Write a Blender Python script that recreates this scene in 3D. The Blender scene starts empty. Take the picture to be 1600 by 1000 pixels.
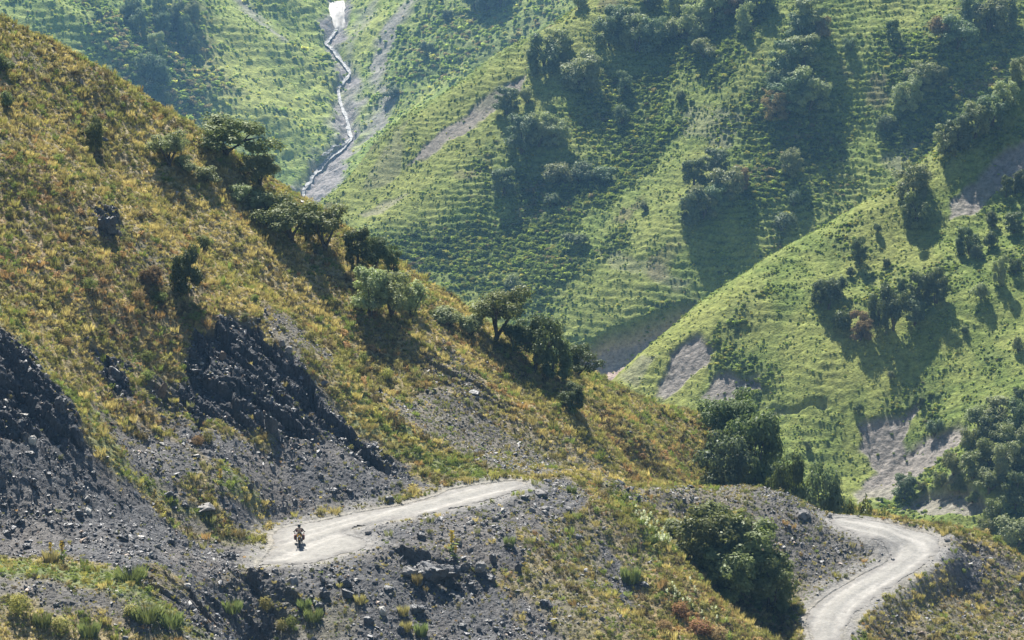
import bpy, math, random
import numpy as np
from mathutils import Vector, Matrix
HAZE = .00018
R = math.radians
scene = bpy.context.scene
rng = np.random.default_rng(7)
random.seed(7)

# ------------------------------------------------------------------ camera, sky, sun, exposure
PITCH = 12.0
cam_d = bpy.data.cameras.new('camera'); cam = bpy.data.objects.new('camera', cam_d)
scene.collection.objects.link(cam); scene.camera = cam
cam_d.lens = 90; cam_d.sensor_width = 36; cam_d.clip_start = 1; cam_d.clip_end = 6000
cam.location = (0, 0, 0); cam.rotation_euler = (R(90 - PITCH), 0, 0)
SUN_EL, SUN_AZ = 49.5, -13.0                      # azimuth from +Y, negative = left
world = bpy.data.worlds.new('World'); scene.world = world; world.use_nodes = True
wn = world.node_tree.nodes; wn.clear()
sky = wn.new('ShaderNodeTexSky'); sky.sky_type = 'NISHITA'; sky.sun_disc = False
sky.sun_elevation = R(SUN_EL); sky.sun_rotation = R(SUN_AZ); sky.altitude = 1500
bgn = wn.new('ShaderNodeBackground'); bgn.inputs['Strength'].default_value = 0.045
wo = wn.new('ShaderNodeOutputWorld')
world.node_tree.links.new(sky.outputs[0], bgn.inputs[0]); world.node_tree.links.new(bgn.outputs[0], wo.inputs[0])
sun_d = bpy.data.lights.new('sun', 'SUN'); sun = bpy.data.objects.new('sun', sun_d)
scene.collection.objects.link(sun)
sun_d.energy = 5.0; sun_d.angle = R(0.5); sun_d.color = (1.0, 0.95, 0.86)
sdir = Vector((math.sin(R(SUN_AZ)) * math.cos(R(SUN_EL)), math.cos(R(SUN_AZ)) * math.cos(R(SUN_EL)), math.sin(R(SUN_EL))))
sun.rotation_euler = sdir.to_track_quat('Z', 'Y').to_euler()
scene.view_settings.view_transform = 'Standard'; scene.view_settings.look = 'None'
scene.view_settings.exposure = 1.17; scene.view_settings.gamma = 1
scene.cycles.max_bounces = 5; scene.cycles.diffuse_bounces = 2; scene.cycles.glossy_bounces = 1
scene.cycles.transmission_bounces = 2; scene.cycles.transparent_max_bounces = 6; scene.cycles.volume_bounces = 0

# ------------------------------------------------------------------ helpers
def ray(px, py):
    px = np.asarray(px, float); py = np.asarray(py, float)
    u = (px - 800) * 0.00025; v = (500 - py) * 0.00025
    c, s = math.cos(R(PITCH)), math.sin(R(PITCH))
    return np.stack([u, c + v * s, -s + v * c], -1)
def at(px, py, t): return ray(px, py) * np.asarray(t, float)[..., None]
_perm = np.random.default_rng(3).permutation(4096).astype(np.int64)
_ang = np.random.default_rng(4).random(4096) * 2 * np.pi
_gx, _gy = np.cos(_ang).astype(np.float32), np.sin(_ang).astype(np.float32)
_val = np.random.default_rng(5).random(4096).astype(np.float32)
def _h(i, j, s): return _perm[(_perm[(i + s * 131) & 4095] + j) & 4095]
def pn(x, y, s=0):                                # gradient noise, about -0.7..0.7
    x = np.asarray(x, np.float32); y = np.asarray(y, np.float32)
    i = np.floor(x).astype(np.int64); j = np.floor(y).astype(np.int64); fx = x - i; fy = y - j
    u = fx * fx * fx * (fx * (fx * 6 - 15) + 10); w = fy * fy * fy * (fy * (fy * 6 - 15) + 10)
    def g(di, dj):
        k = _h(i + di, j + dj, s); return _gx[k] * (fx - di) + _gy[k] * (fy - dj)
    a = g(0, 0); b = g(1, 0); c = g(0, 1); d = g(1, 1)
    return (a + (b - a) * u) * (1 - w) + (c + (d - c) * u) * w
def fbm(x, y, o=4, s=0, g=0.5):
    r = 0; a = 1.0
    for k in range(o): r = r + a * pn(x * 2 ** k, y * 2 ** k, s + k * 7); a *= g
    return r
def ridged(x, y, o=3, s=0):
    r = 0; a = 1.0
    for k in range(o): r = r + a * (0.35 - np.abs(pn(x * 2 ** k, y * 2 ** k, s + k * 5))); a *= 0.5
    return r
def cell(x, y, s=0):                              # (F1, F2, random value) of a jittered grid
    x = np.asarray(x, np.float32); y = np.asarray(y, np.float32)
    i = np.floor(x).astype(np.int64); j = np.floor(y).astype(np.int64)
    f1 = np.full(x.shape, 9., np.float32); f2 = f1.copy(); v = np.zeros_like(f1)
    for di in (-1, 0, 1):
        for dj in (-1, 0, 1):
            k = _h(i + di, j + dj, s)
            d = np.hypot(i + di + _val[k] - x, j + dj + _val[(k + 77) & 4095] - y)
            n = d < f1; f2 = np.where(n, f1, np.minimum(f2, d)); v = np.where(n, _val[(k + 999) & 4095], v); f1 = np.where(n, d, f1)
    return f1, f2, v
def sstep(a, b, x):
    t = np.clip((x - a) / (b - a), 0, 1); return t * t * (3 - 2 * t)
class TPS:
    def __init__(s, p, z, lam=0.0):
        p = np.asarray(p, float); z = np.asarray(z, float); s.m = p.mean(0); s.k = 50.0; q = (p - s.m) / s.k
        n = len(q); d = ((q[:, None] - q[None]) ** 2).sum(-1); K = 0.5 * d * np.log(d + 1e-12) + lam * np.eye(n)
        P = np.c_[np.ones(n), q]; A = np.zeros((n + 3, n + 3)); A[:n, :n] = K; A[:n, n:] = P; A[n:, :n] = P.T
        w = np.linalg.solve(A, np.r_[z, 0, 0, 0]); s.q = q.astype(np.float32); s.w = w.astype(np.float32); s.n = n
    def __call__(s, x, y):
        sh = np.shape(x); X = ((np.ravel(x) - s.m[0]) / s.k).astype(np.float32); Y = ((np.ravel(y) - s.m[1]) / s.k).astype(np.float32)
        r = s.w[s.n] + s.w[s.n + 1] * X + s.w[s.n + 2] * Y
        for (a, b), w in zip(s.q, s.w[:s.n]):
            d = (X - a) ** 2 + (Y - b) ** 2; r += w * 0.5 * d * np.log(d + 1e-12)
        return r.reshape(sh)
def inpoly(x, y, poly):
    r = np.zeros(np.shape(x), bool); poly = np.asarray(poly); n = len(poly); j = n - 1
    for i in range(n):
        xi, yi = poly[i]; xj, yj = poly[j]
        c = ((yi > y) != (yj > y)) & (x < (xj - xi) * (y - yi) / (yj - yi + 1e-12) + xi); r ^= c; j = i
    return r
def dpoly(x, y, poly, closed=True):               # distance to the polygon's outline
    poly = np.asarray(poly); d = np.full(np.shape(x), 1e9); n = len(poly)
    for i in range(n if closed else n - 1):
        a = poly[i]; b = poly[(i + 1) % n]; e = b - a
        t = np.clip(((x - a[0]) * e[0] + (y - a[1]) * e[1]) / (e @ e + 1e-9), 0, 1)
        d = np.minimum(d, np.hypot(x - a[0] - t * e[0], y - a[1] - t * e[1]))
    return d
def axis(a, b, st, lo, hi):                       # fine inside a..b, growing cells outside
    r = list(np.arange(a, b, st)); s = st; x = r[-1]
    while x < hi: s *= 1.12; x += s; r.append(x)
    s = st; x = r[0]; L = []
    while x > lo: s *= 1.12; x -= s; L.append(x)
    return np.array(L[::-1] + r)

# ------------------------------------------------------------------ the shape of the land
def pl(zx, gx, gy):
    c = zx[2] - gx * zx[0] - gy * zx[1]
    return lambda px, py, dt=0: at(px, py, c / (ray(px, py) @ np.array([-gx, -gy, 1.0])) + dt), (c, gx, gy)
def mk(px_list):
    return [at(a, b, t) for a, b, t in px_list]
nplane, NP = pl(np.array([-15.3, 177.9, -52.7]), -.62, .33)
SKY_N = [(-60, -8, 221), (0, 30, 223), (80, 73, 225), (160, 118, 226), (250, 172, 230.5), (330, 218, 232.5), (405, 273, 233), (480, 325, 233.5), (560, 378, 234), (640, 432, 234),
         (710, 474, 235), (775, 517, 236), (850, 556, 238), (920, 583, 240.5), (1010, 622, 244), (1110, 666, 248)]
pts = mk(SKY_N)
for p in list(pts):
    pts.append(p * (1 + 9 / 230) - np.array([0, 0, 3.6])); pts.append(p * (1 + 30 / 230) - np.array([0, 0, 16])); pts.append(p * 1.35 - np.array([0, 0, 38]))
pts += mk([(1150, 705, 247), (1200, 750, 249), (1300, 790, 250), (1400, 808, 248), (1110, 740, 240), (1180, 800, 242),
  # hill interior
  (1000, 690, 224), (1000, 740, 221), (1080, 765, 228), (900, 640, 217), (900, 700, 211), (930, 735, 210), (830, 700, 207.5), (760, 700, 204), (700, 700, 200.5), (640, 640, 203), (700, 600, 210.5),
  (560, 640, 199.5), (480, 720, 191.3), (420, 640, 194), (480, 640, 196.5), (380, 760, 184), (560, 740, 192), (640, 740, 195.2),
  # road cut foot
  (430, 822, 184.5), (500, 806, 186.6), (560, 792, 188.6), (640, 778, 191.5), (700, 766, 193.4), (760, 752, 195.6)])
for a, b, d in [(0, 170, -1), (120, 275, -1), (230, 355, -1), (320, 420, -1), (420, 500, -1.5), (500, 560, -1.5), (600, 600, 2), (0, 300, 0), (100, 400, 0), (200, 500, 0),
                (60, 140, 2.5), (170, 245, 3.5), (285, 345, 3.8), (385, 420, 3.8), (500, 505, 3.5), (640, 520, 3), (760, 590, 2), (840, 640, 2), (300, 560, 1),
                (0, 440, 0), (60, 500, .5), (140, 590, 1), (200, 680, 1), (300, 700, 0), (20, 530, -2.5), (110, 650, -3.0), (40, 620, -2.5), (0, 700, -1.5), (100, 780, -1), (220, 790, -.5), (0, 820, 0), (300, 840, .5), (-80, 300, 0), (-80, 600, -1), (-80, 850, 0)]:
    pts.append(nplane(a, b, d))
# road levels
ROAD1 = [(800, 753, 195), (740, 770, 192.4), (650, 795, 188.5), (560, 820, 184.5), (470, 845, 180.6), (432, 868, 177.2)]
ROAD2 = [(1300, 813, 213.4), (1375, 828, 211.6), (1425, 845, 211), (1433, 865, 208.6), (1395, 890, 205.4), (1335, 927, 201), (1295, 960, 197.3), (1290, 1000, 193.1), (1330, 1060, 189)]
pts += mk(ROAD1 + ROAD2)
pts += mk([(480, 884, 174.5), (580, 860, 177.3), (700, 850, 181.5), (800, 830, 184.5), (675, 885, 178.2), (675, 960, 173), (675, 1010, 169.5), (850, 900, 181), (850, 1000, 174.5),
  (1000, 1000, 178), (950, 900, 186), (1000, 870, 190), (870, 790, 191.5), (850, 762, 195.5), (500, 960, 169.5), (500, 1010, 166.8), (400, 900, 171.8), (400, 960, 169.3), (400, 1010, 167.3),
  (0, 893, 157.5), (100, 900, 157), (200, 918, 157.5), (290, 945, 158.6), (0, 1000, 150.5), (200, 1000, 153), (340, 1000, 157.5), (0, 866, 161.8), (120, 872, 162), (250, 884, 163.5), (330, 925, 168),
  (-80, 890, 156), (-80, 1000, 149),
  (1160, 1000, 183), (930, 780, 195), (1000, 835, 191.8), (1060, 905, 188), (960, 765, 201.5), (1000, 815, 199.5), (1050, 850, 200), (1100, 905, 199), (1200, 980, 197), (1245, 1010, 194),
  (905, 743, 203), (1000, 763, 206), (1050, 770, 207), (1100, 777, 208), (1150, 784, 209), (1200, 791, 210), (1245, 797, 211), (1285, 803, 212), (1100, 820, 205), (1200, 860, 205), (1260, 900, 204), (1350, 872, 208), (1330, 835, 211),
  (1500, 838, 212.6), (1560, 855, 213), (1600, 880, 214), (1680, 930, 214), (1600, 1000, 203), (1400, 1010, 195.3), (1500, 930, 206.8), (1700, 1010, 206), (1450, 960, 200.6), (1500, 868, 209.6), (1470, 903, 206.2), (1425, 940, 202.2), (1530, 865, 211.5)])
pts += [np.array(q, float) for q in [(5, 200.5, -55), (10, 204, -57), (17, 208, -58.8), (24, 209.5, -60.2)]]
for a, b, t in [(1300, 806, 215.5), (1400, 812, 216), (1480, 824, 216), (1560, 850, 216), (1640, 905, 216)]:
    p = at(a, b, t); pts.append(p); pts.append(p * 1.06 - np.array([0, 0, 7])); pts.append(p * 1.25 - np.array([0, 0, 26]))
for x in (-60, -20, 30, 70): pts.append(np.array([x, 110, -70 - .3 * x * .4])); pts.append(np.array([x, 60, -86 - .1 * x]))
pts += [np.array([-110, 200, 16.]), np.array([-110, 260, 10.]), np.array([-100, 150, 0.]), np.array([90, 190, -78.])]
pts = np.array(pts); tpsN = TPS(pts[:, :2], pts[:, 2], 1e-5)
def n_base(x, y): return tpsN(x, y)

# middle spur across the valley
cplane, CP = pl(at(1400, 790, 395), .3, .5)
pts = [cplane(a, b, d) for a, b, d in [(1000, 700, 0), (1100, 690, 0), (1200, 740, 0), (1400, 790, 0), (1600, 840, -4), (1750, 900, -8), (1500, 800, -5),
   (1050, 640, 1), (1150, 640, 2), (1300, 600, 0), (1300, 700, 2), (1420, 700, 3), (1500, 640, 0), (1600, 700, -6), (1550, 740, -6), (1200, 560, 0), (1400, 500, 0), (1600, 450, 0), (1750, 500, 0),
   (1300, 430, 1), (1500, 330, 3), (1600, 250, 3), (1500, 420, 0), (1720, 250, 2), (1400, 380, 2), (1010, 610, 1)]]
CRC = [(890, 665), (957, 597), (1011, 544), (1048, 513), (1090, 481), (1125, 457), (1200, 408), (1290, 350), (1380, 296), (1470, 228), (1550, 160), (1620, 100), (1720, 20), (1850, -80)]
for a, b in CRC:
    p = cplane(a, b, 4); pts.append(p); pts.append(p * (1 + 8 / 440) - np.array([0, 0, 3.2])); pts.append(p * (1 + 26 / 440) - np.array([0, 0, 15])); pts.append(p * (1 + 90 / 440) - np.array([0, 0, 50]))
pts += [at(a, b, t) - np.array([0, 0, 12.]) for a, b, t in [(900, 800, 370), (1200, 860, 365), (1500, 900, 350), (1750, 1000, 340)]]
pts += [at(860, 640, 445) - np.array([0, 0, 18.]), at(800, 640, 450) - np.array([0, 0, 30.])]
pts = np.array(pts); tpsC = TPS(pts[:, :2], pts[:, 2], 1e-4)
# long green slope behind it
bplane, BP = pl(at(900, 540, 575), .25, .55)
pts = [bplane(a, b, d) for a, b, d in [(700, 480, 0), (820, 540, 0), (900, 590, 0), (1000, 600, 0), (1150, 560, 0), (1300, 480, 0), (1500, 380, 0), (1700, 200, 0), (1850, 100, 0),
   (600, 380, 1), (560, 320, 4.5), (640, 270, 3.5), (740, 190, 3.5), (860, 90, 4), (700, 300, 0), (800, 200, 0), (700, 400, 4), (850, 330, 5), (950, 150, 6), (1050, 0, 6), (1000, 300, 4), (1000, 450, -2), (1100, 200, 3), (1170, 300, -6), (1220, 100, -7), (1250, 0, -6), (1100, 420, -3),
   (1330, 200, 4), (1400, 50, 5), (1260, 360, 0), (1400, 200, 3), (1500, 50, -4), (1440, 120, -2), (1550, 60, 0), (1700, 0, 2), (1200, -100, 0), (1500, -100, 0), (1850, -60, 2)]]
for a, b in [(440, 372), (505, 308), (600, 217), (700, 151), (800, 87), (930, -4), (1010, -60), (1100, -140)]:
    p = bplane(a, b, 9); pts.append(p); pts.append(p * (1 + 14 / 640) - np.array([0, 0, 6])); pts.append(p * (1 + 60 / 640) - np.array([0, 0, 40])); pts.append(p * (1 + 160 / 640) - np.array([0, 0, 90]))
pts += [at(a, b, t) - np.array([0, 0, 15.]) for a, b, t in [(600, 560, 540), (900, 680, 520), (1200, 660, 520), (1500, 600, 500)]]
pts = np.array(pts); tpsB = TPS(pts[:, :2], pts[:, 2], 1e-4)
A1 = pl(at(500, 200, 1070), -.5, .4)[1]; A2 = pl(at(560, 200, 1070), .5, .4)[1]
STREAM = [(527, 10), (528, 24), (533, 38), (517, 58), (509, 72), (522, 84), (540, 104), (546, 118), (530, 142), (529, 160), (537, 178), (545, 198), (547, 214), (538, 230), (520, 244), (500, 262), (484, 284), (474, 302), (468, 330)]
def zst(): 
    out = []
    for a, b in STREAM:
        r = ray(a, b); y1 = at(472, 315, 1000)[1]; z1 = at(472, 315, 1000)[2]       # bed rises 0.36 per metre away
        t = (z1 - .36 * y1) / (r[2] - .36 * r[1]); out.append(r * t)
    return np.array(out)
SW = zst()
def a_base(x, y):
    # valley floor line follows the stream: distance to the stream in x at this y
    o = np.argsort(SW[:, 1]); sx = np.interp(y, SW[o, 1], SW[o, 0]); sz = np.interp(y, SW[o, 1], SW[o, 2])
    yy0, yy1 = SW[o, 1][0], SW[o, 1][-1]; sz = sz + .36 * (np.minimum(y - yy0, 0) + np.maximum(y - yy1, 0))
    d = x - sx; L = np.maximum(-d, 0); Rr = np.maximum(d, 0)
    w = sstep(0, 26, L); w2 = sstep(0, 26, Rr)
    return sz + L * .42 * w + Rr * .50 * w2 + .25 * L * (1 - w) + .25 * Rr * (1 - w2)
class Layer: pass
def heights_n(X, Y): return tpsN(X, Y)
def build(name, f, xs, ys):
    L = Layer(); L.name = name; L.xs = xs; L.ys = ys; L.X, L.Y = np.meshgrid(xs, ys); L.Z = f(L.X, L.Y).astype(float); return L
def sample(L, x, y):
    x = np.clip(x, L.xs[0], L.xs[-1] - 1e-3); y = np.clip(y, L.ys[0], L.ys[-1] - 1e-3)
    i = np.clip(np.searchsorted(L.xs, x) - 1, 0, len(L.xs) - 2); j = np.clip(np.searchsorted(L.ys, y) - 1, 0, len(L.ys) - 2)
    fx = (x - L.xs[i]) / (L.xs[i + 1] - L.xs[i]); fy = (y - L.ys[j]) / (L.ys[j + 1] - L.ys[j]); Z = L.Z
    return (Z[j, i] * (1 - fx) + Z[j, i + 1] * fx) * (1 - fy) + (Z[j + 1, i] * (1 - fx) + Z[j + 1, i + 1] * fx) * fy
def hit(L, px, py, t0=None, t1=None):             # where the line of sight meets the land
    t0, t1 = t0 or L.t0, t1 or L.t1
    r = ray(px, py); ts = np.linspace(t0, t1, 900); p = r * ts[:, None]
    below = p[:, 2] < sample(L, p[:, 0], p[:, 1]); k = np.argmax(below)
    if not below.any(): return None
    lo, hi = ts[max(k - 1, 0)], ts[k]
    for _ in range(14):
        m = (lo + hi) / 2; q = r * m
        if q[2] < sample(L, q[0], q[1]): hi = m
        else: lo = m
    return r * hi
# coarse copies of the bare shapes, only used to find where traced outlines lie on the land
def coarse(f, x0, x1, y0, y1, q, t0, t1):
    L = build('c', f, np.arange(x0, x1, q), np.arange(y0, y1, q)); L.t0, L.t1 = t0, t1; return L
cN = coarse(n_base, -75, 80, 135, 310, .7, 146, 275)
cC = coarse(lambda x, y: tpsC(x, y), -30, 220, 320, 570, 1.5, 350, 520)
cB = coarse(lambda x, y: tpsB(x, y), -150, 280, 490, 860, 2, 520, 760)
cA = coarse(a_base, -360, 180, 850, 1500, 4, 880, 1400)
def trace(L, poly):
    out = []
    for a, b in poly:
        h = hit(L, a, b)
        if h is None: h = at(a, b, (L.t0 + L.t1) / 2)
        out.append(h[:2])
    return np.array(out)
def region(L, poly, X, Y, f=.4, warp=.8, ws=.35, s=1):
    """soft membership (0..1) of an outline traced on the land, with a ragged edge"""
    w = trace(L, poly); r = np.zeros(X.shape, np.float32); pad = f + warp
    bb = (X > w[:, 0].min() - pad) & (X < w[:, 0].max() + pad) & (Y > w[:, 1].min() - pad) & (Y < w[:, 1].max() + pad)
    if not bb.any(): return r
    x = X[bb]; y = Y[bb]; x = x + warp * fbm(x * ws, y * ws, 3, s); y = y + warp * fbm(x * ws, y * ws, 3, s + 50)
    d = dpoly(x, y, w); d = np.where(inpoly(x, y, w), d, -d); r[bb] = sstep(-f, f, d); return r
def lerp(a, b, w): return a + (b - a) * w

# ---- near hill
RAMP1 = [(395, 890), (415, 880), (480, 883), (530, 868), (576, 856), (572, 842), (528, 832), (590, 817), (700, 797), (790, 775), (830, 755), (812, 749), (760, 754), (700, 764), (690, 772), (620, 791), (560, 799), (500, 814), (440, 824), (424, 834), (430, 850)]
RAMP2 = [(1296, 806), (1400, 815), (1458, 829), (1476, 855), (1440, 887), (1380, 926), (1332, 962), (1312, 1000), (1330, 1060), (1270, 1060), (1268, 1000), (1256, 960), (1290, 930), (1350, 895), (1390, 876), (1388, 860), (1350, 840), (1296, 819)]
def road_poly(poly, line):
    """outline of the road at the road's own level"""
    ln = mk(line); out = []
    for a, b in poly:
        r = ray(a, b); best = None
        for i in range(len(ln) - 1):
            for f in np.linspace(0, 1, 12):
                q = ln[i] * (1 - f) + ln[i + 1] * f; p = r * (q[2] / r[2]); d = np.hypot(*(p[:2] - q[:2]))
                if best is None or d < best[0]: best = (d, p)
        out.append(best[1])
    return np.array(out)
def chaikin(p, n=2, closed=True):
    for _ in range(n):
        q = np.roll(p, -1, 0) if closed else p[1:]; a = p if closed else p[:-1]; m = np.stack([.75 * a + .25 * q, .25 * a + .75 * q], 1).reshape(-1, p.shape[1]); p = m if closed else np.r_[p[:1], m, p[-1:]]
    return p
RP1, RP2 = chaikin(road_poly(RAMP1, ROAD1)), chaikin(road_poly(RAMP2, ROAD2))
def road_z(X, Y, line):
    ln = np.array(mk(line)); sw = np.zeros(X.shape); z = np.zeros(X.shape)
    for i in range(len(ln) - 1):
        a, b = ln[i], ln[i + 1]; e = (b - a)[:2]; t = np.clip(((X - a[0]) * e[0] + (Y - a[1]) * e[1]) / (e @ e), 0, 1)
        w = 1 / (np.hypot(X - a[0] - t * e[0], Y - a[1] - t * e[1]) + .4) ** 4; z += w * (a[2] + (b[2] - a[2]) * t); sw += w
    return z / sw
OUT = [ # rocky outcrops: outline, size of the steps
  ([(305, 520), (345, 496), (400, 505), (455, 555), (470, 600), (495, 670), (480, 690), (430, 680), (395, 680), (350, 650), (300, 665), (285, 600)], 1.0),
  ([(-30, 500), (0, 524), (60, 578), (112, 640), (135, 712), (90, 712), (60, 690), (0, 700), (-30, 700)], .8),
  ([(140, 325), (180, 330), (196, 378), (150, 375)], .7), ([(145, 555), (195, 560), (200, 620), (160, 605)], .8),
  ([(655, 560), (700, 545), (790, 630), (775, 642), (700, 600), (650, 590)], .5), ([(225, 575), (290, 570), (300, 665), (240, 640)], .6),
  ([(430, 545), (480, 590), (565, 690), (640, 740), (600, 740), (545, 705), (495, 665), (440, 610)], .8),
  ([(620, 865), (740, 868), (770, 905), (700, 930), (640, 920)], .5), ([(190, 885), (420, 890), (470, 940), (400, 1010), (300, 1000), (270, 940)], .5),
  ([(1480, 850), (1540, 850), (1500, 900)], .3)]
SCREE = [ # outline, amount of bare broken stone
  ([(-60, 470), (0, 524), (70, 590), (135, 712), (215, 760), (300, 830), (400, 855), (425, 872), (380, 892), (200, 888), (100, 868), (-60, 860)], 1),
  ([(150, 640), (200, 660), (330, 700), (300, 780), (330, 830), (270, 800), (190, 730)], .85),
  ([(430, 530), (480, 590), (560, 680), (690, 755), (640, 776), (520, 805), (430, 822), (380, 830), (320, 740), (270, 665), (300, 650), (400, 690), (430, 640)], .92),
  ([(600, 610), (680, 600), (770, 650), (880, 720), (900, 742), (820, 745), (760, 735), (690, 690), (620, 650)], .7),
  ([(740, 600), (840, 660), (960, 735), (1010, 762), (960, 768), (900, 742), (820, 690)], .45),
  ([(280, 890), (420, 878), (480, 882), (576, 856), (570, 845), (620, 815), (830, 755), (880, 742), (930, 780), (905, 800), (840, 840), (800, 880), (790, 930), (860, 1010), (320, 1010), (270, 930)], .88),
  ([(850, 760), (950, 800), (1010, 880), (960, 960), (1010, 1010), (880, 1010), (800, 930), (760, 850)], .38),
  ([(920, 850), (960, 850), (1010, 910), (990, 950), (940, 910)], .9), ([(800, 930), (880, 960), (900, 1010), (800, 1010)], .9),
  ([(-60, 893), (100, 902), (250, 930), (330, 1000), (280, 1000), (200, 960), (80, 960), (-60, 950)], .8),
  ([(905, 742), (1000, 762), (1300, 803), (1392, 862), (1292, 932), (1252, 962), (1200, 900), (1140, 800), (1040, 800), (960, 775)], .66),
  ([(1150, 785), (1300, 803), (1392, 862), (1292, 932), (1250, 950), (1240, 880)], .8),
  ([(1290, 803), (1480, 818), (1600, 870), (1600, 890), (1500, 850), (1470, 830)], .95),
  ([(1470, 850), (1530, 850), (1560, 900), (1500, 930), (1450, 900)], .9), ([(1320, 960), (1450, 880), (1470, 900), (1380, 950), (1340, 1010), (1310, 1010)], .9),
  ([(1380, 940), (1500, 850), (1600, 880), (1640, 1010), (1330, 1010)], .45),
  ([(400, 480), (450, 500), (520, 560), (470, 560)], .7), ([(690, 560), (760, 600), (790, 640), (720, 620)], .6),
  ([(515, 838), (600, 812), (660, 825), (600, 862), (560, 862)], 1), ([(25, 90), (60, 100), (60, 120), (20, 110)], .6), ([(0, 330), (60, 340), (140, 420), (60, 400)], .25), ([(150, 320), (260, 400), (330, 470), (260, 460)], .3)]
GREEN = [([(-60, 865), (120, 874), (200, 892), (262, 930), (340, 1000), (250, 985), (200, 925), (-60, 888)], 1), ([(540, 600), (690, 700), (785, 742), (740, 752), (640, 715), (540, 650)], .9),
  ([(-20, 460), (60, 560), (150, 650), (200, 720), (330, 810), (290, 815), (180, 740), (110, 640), (0, 515)], .8), ([(330, 720), (400, 760), (420, 800), (360, 780)], .8),
  ([(940, 760), (1000, 800), (1060, 870), (1040, 890), (960, 800)], .8), ([(560, 930), (420, 930), (430, 1000), (560, 1000)], .3), ([(1000, 640), (1110, 680), (1100, 760), (1000, 700)], .35)]
ORANGE = [([(-60, 200), (60, 230), (300, 420), (420, 480), (300, 560), (180, 540), (-60, 400)], .75), ([(180, 600), (300, 660), (330, 700), (240, 690)], .9), ([(640, 440), (700, 480), (850, 640), (900, 700), (800, 650), (700, 560)], .7),
  ([(930, 640), (1100, 720), (1110, 760), (980, 730)], .85), ([(1040, 930), (1100, 920), (1180, 1010), (1050, 1010)], 1.0), ([(380, 280), (560, 420), (640, 520), (560, 560), (450, 420)], .4), ([(800, 900), (900, 1000), (800, 960)], .3)]
STRAW = [([(-60, 120), (0, 150), (70, 205), (140, 262), (240, 345), (335, 420), (420, 510), (400, 520), (310, 440), (200, 350), (110, 280), (0, 190), (-60, 150)], 1), ([(200, 138), (330, 210), (480, 322), (640, 432), (770, 515), (760, 535), (620, 445), (460, 340), (320, 235), (200, 155)], .8),
  ([(650, 500), (760, 590), (900, 690), (1000, 745), (940, 742), (820, 660), (700, 580)], 1), ([(560, 640), (640, 690), (600, 700), (520, 640)], .7)]
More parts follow.
